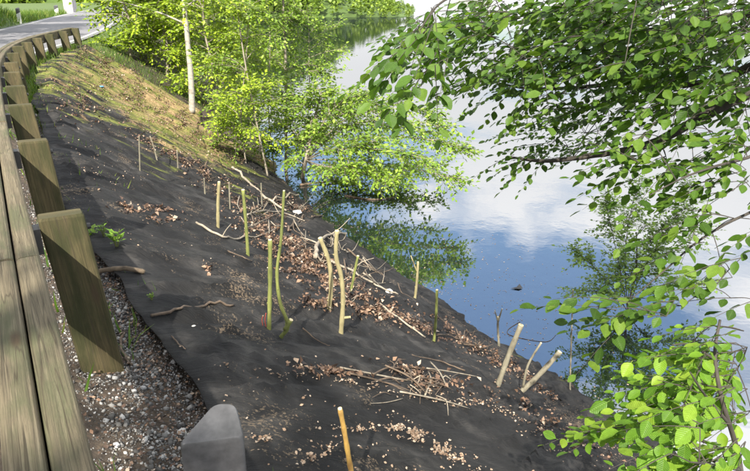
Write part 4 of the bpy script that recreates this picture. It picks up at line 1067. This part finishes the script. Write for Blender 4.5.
beech('beech_tree', 'beech tree whose leafy boughs hang over the lake from its dark limbs', tb, trunk, .13, .07, [limbA, limbB, limbC, limbD, limbE, limbF], regs, 91, M['beech'], 300,
      hidden=[((2.4, 1.2, 4.2), (2.4, 1.7, 1.2), 560), ((1.9, 2.6, 3.1), (1.7, .8, .6), 220), ((3.6, 3.6, 5.5), (1.8, 1.8, 1.6), 160)])
# young beech in the lower right corner
yb = Vector((1.72, 2.05, 0)); yb.z = gz(yb.x, yb.y)-.05
stem = [yb, at(745, 520, 2.25), at(738, 455, 2.2), at(722, 400, 2.1), at(715, 355, 2.1), at(720, 320, 2.15)]
lA = ([at(738, 460, 2.2), at(700, 440, 2.25), at(650, 432, 2.3), at(610, 428, 2.35), at(585, 434, 2.4)], .007, .002)
lB = ([at(730, 425, 2.15), at(705, 395, 2.0), at(690, 372, 1.95)], .006, .002)
lC = ([at(716, 360, 2.1), at(690, 345, 2.1), at(672, 345, 2.1)], .005, .002)
lD = ([at(740, 470, 2.2), at(715, 465, 1.9), at(690, 462, 1.8)], .006, .002)
regs2 = [(700, 385, 38, 30, 1.9, 2.3, 22, (-.8, .2), .22, .056), (725, 430, 28, 34, 1.8, 2.2, 14, (-.5, .1), .20, .058), (640, 428, 45, 7, 2.25, 2.4, 8, (-1, .1), .20, .05), (690, 455, 30, 14, 1.8, 2.1, 10, (-.8, .2), .2, .056), (725, 345, 26, 24, 2.0, 2.4, 16, (-.7, .1), .22, .054), (735, 395, 18, 50, 2.2, 2.6, 18, (-.5, .2), .22, .056)]
beech('young_beech', 'young beech with large bright fresh leaves growing beside the beech trunk', yb, stem, .012, .004, [lA, lB, lC, lD], regs2, 93, M['beech_young'], 300)

# roadside tree behind the viewpoint, which throws the dappled shade on the rail and gravel
tx, ty = sd2xy(-10.5, 1.0); f = Vector((tx, ty, height(-10.5, 1.0)-.1))
top = Vector((-2.0, -5.9, 6.6))
bushy('roadside_tree', 'broad roadside tree casting dappled shade over the guardrail', 'tree', [f, f.lerp(top, .35)+Vector((.4, 0, .8)), f.lerp(top, .7)+Vector((.2, 0, .6)), top, top+Vector((0, 0, 1.2))], .16, .05, M['beech_bark'], M['beech'], .11, 10, 1.05, 8, 99, t0=.72, up=.1, twig_len=.45)

for i, (s_, d_, h_, lab) in enumerate([(8, -10.6, 8, 'leafy shade tree added on the bank opposite the middle of the guardrail'), (14, -9.6, 9, 'leafy shade tree added on the bank opposite the bend of the guardrail'), (21, -9.2, 9, 'leafy shade tree added on the bank opposite the end of the guardrail'), (25, -7.4, 7, 'leafy shade tree added low on the bank just past the guardrail'), (29, -9.4, 9, 'leafy shade tree added on the bank well past the end of the guardrail'), (35, -9.8, 9, 'leafy shade tree added at the far end of the grassy bank')]):  # trees added outside the view to block sky light and shade road and bank
    x, y = sd2xy(s_, d_); f = Vector((x, y, height(s_, d_)-.1))
    bushy('added_shade_tree', lab, 'tree', [f, f+Vector((.2, 0, h_*.35)), f+Vector((0, .2, h_*.7)), f+Vector((0, 0, h_))], .16, .04, M['beech_bark'], M['beech'], .34, 24, 3.0, 24, 120+i, t0=.15, up=.25, twig_len=1.0, group='shade trees added on the bank across the road')

# ------------------------------------------------------------------ across the water: a wooded spur; across the road: pale pillar and low wall
hill_v = []; hill_f = []
rows = 14; cols = 46
def hill_h(u):                          # u = direction x/y
    return float(np.interp(u, [-1.2, -.5, -.3, -.19, -.1, -.03, .03, .06], [34, 30, 24, 17, 10.5, 5.5, 2.0, 0.2]))
for i in range(rows):
    for j in range(cols):
        u = -1.2+1.26*j/(cols-1); D = 135+i*9; h = hill_h(u)*math.sin(min(1, i/6)*math.pi/2) - .5*(i == 0)
        hill_v.append((u*D, D, WATER-.3+h+.8*noise.noise((u*20, i, 0))*(i > 0)))
for i in range(rows-1):
    for j in range(cols-1): a = i*cols+j; hill_f.append((a, a+1, a+cols+1, a+cols))
M['hill'] = plain('wooded_hillside', (0.06, 0.10, 0.02), .9, .5, .2)
mb = MB(); mb.add(hill_v, hill_f); o = mb.build('far_hill', M['hill'], None, True); tag(o, kind='structure')
P = []; Fw = []; Z = []
for _ in range(520):
    u = random.uniform(-.75, .055); D = 136+random.random()**1.5*80; h = hill_h(u)*math.sin(min(1, (D-135)/54)*math.pi/2)
    th = min(7, 1.0+hill_h(u)*.55)*random.uniform(.6, 1.1); cx, cy = u*D, D
    for k in range(70):
        v = Vector((random.gauss(0, 1), random.gauss(0, 1), random.gauss(0, 1))).normalized()*random.random()**.33
        P.append((cx+v.x*th*.38, cy+v.y*th*.38, WATER+h+th*.5+v.z*th*.5)); Fw.append((random.gauss(0, 1), random.gauss(0, 1), random.gauss(0, .6))); Z.append(th*.24)
n = len(P); o = scatter_mesh('far_wood', LEAF_SM_V*np.array((1.4, 1, 1)), LEAF_SM_F, np.array(P), frames(np.array(Fw), np.tile((0, 0, 1.), (n, 1))+RNG.normal(size=(n, 3))*.6), np.array(Z), M['wood_forest']); tag(o, 'sunlit green wood on the spur across the lake', kind='stuff')

q = on_ground(69, 13); dep = q.y*cp_-(q.z-CAMZ)*sp_; k = dep/F
e = empty('gate_pillar', q, 'pale rendered pillar beside the far road bend', 'pillar'); mb = MB(); w, h = 9*k, 26*k
def boxv(x0, x1, y0, y1, z0, z1): return [(x0, y0, z0), (x1, y0, z0), (x1, y1, z0), (x0, y1, z0), (x0, y0, z1), (x1, y0, z1), (x1, y1, z1), (x0, y1, z1)]
BF = [(0, 3, 2, 1), (4, 5, 6, 7), (0, 1, 5, 4), (1, 2, 6, 5), (2, 3, 7, 6), (3, 0, 4, 7)]
mb.add(boxv(-w/2, w/2, 0, w, -.2, h), BF); mb.build('shaft', M['concrete'], e); mb = MB(); mb.add(boxv(-w*.6, w*.6, -w*.1, w*1.1, h+.002, h+.12), BF); mb.build('coping', M['concrete'], e)
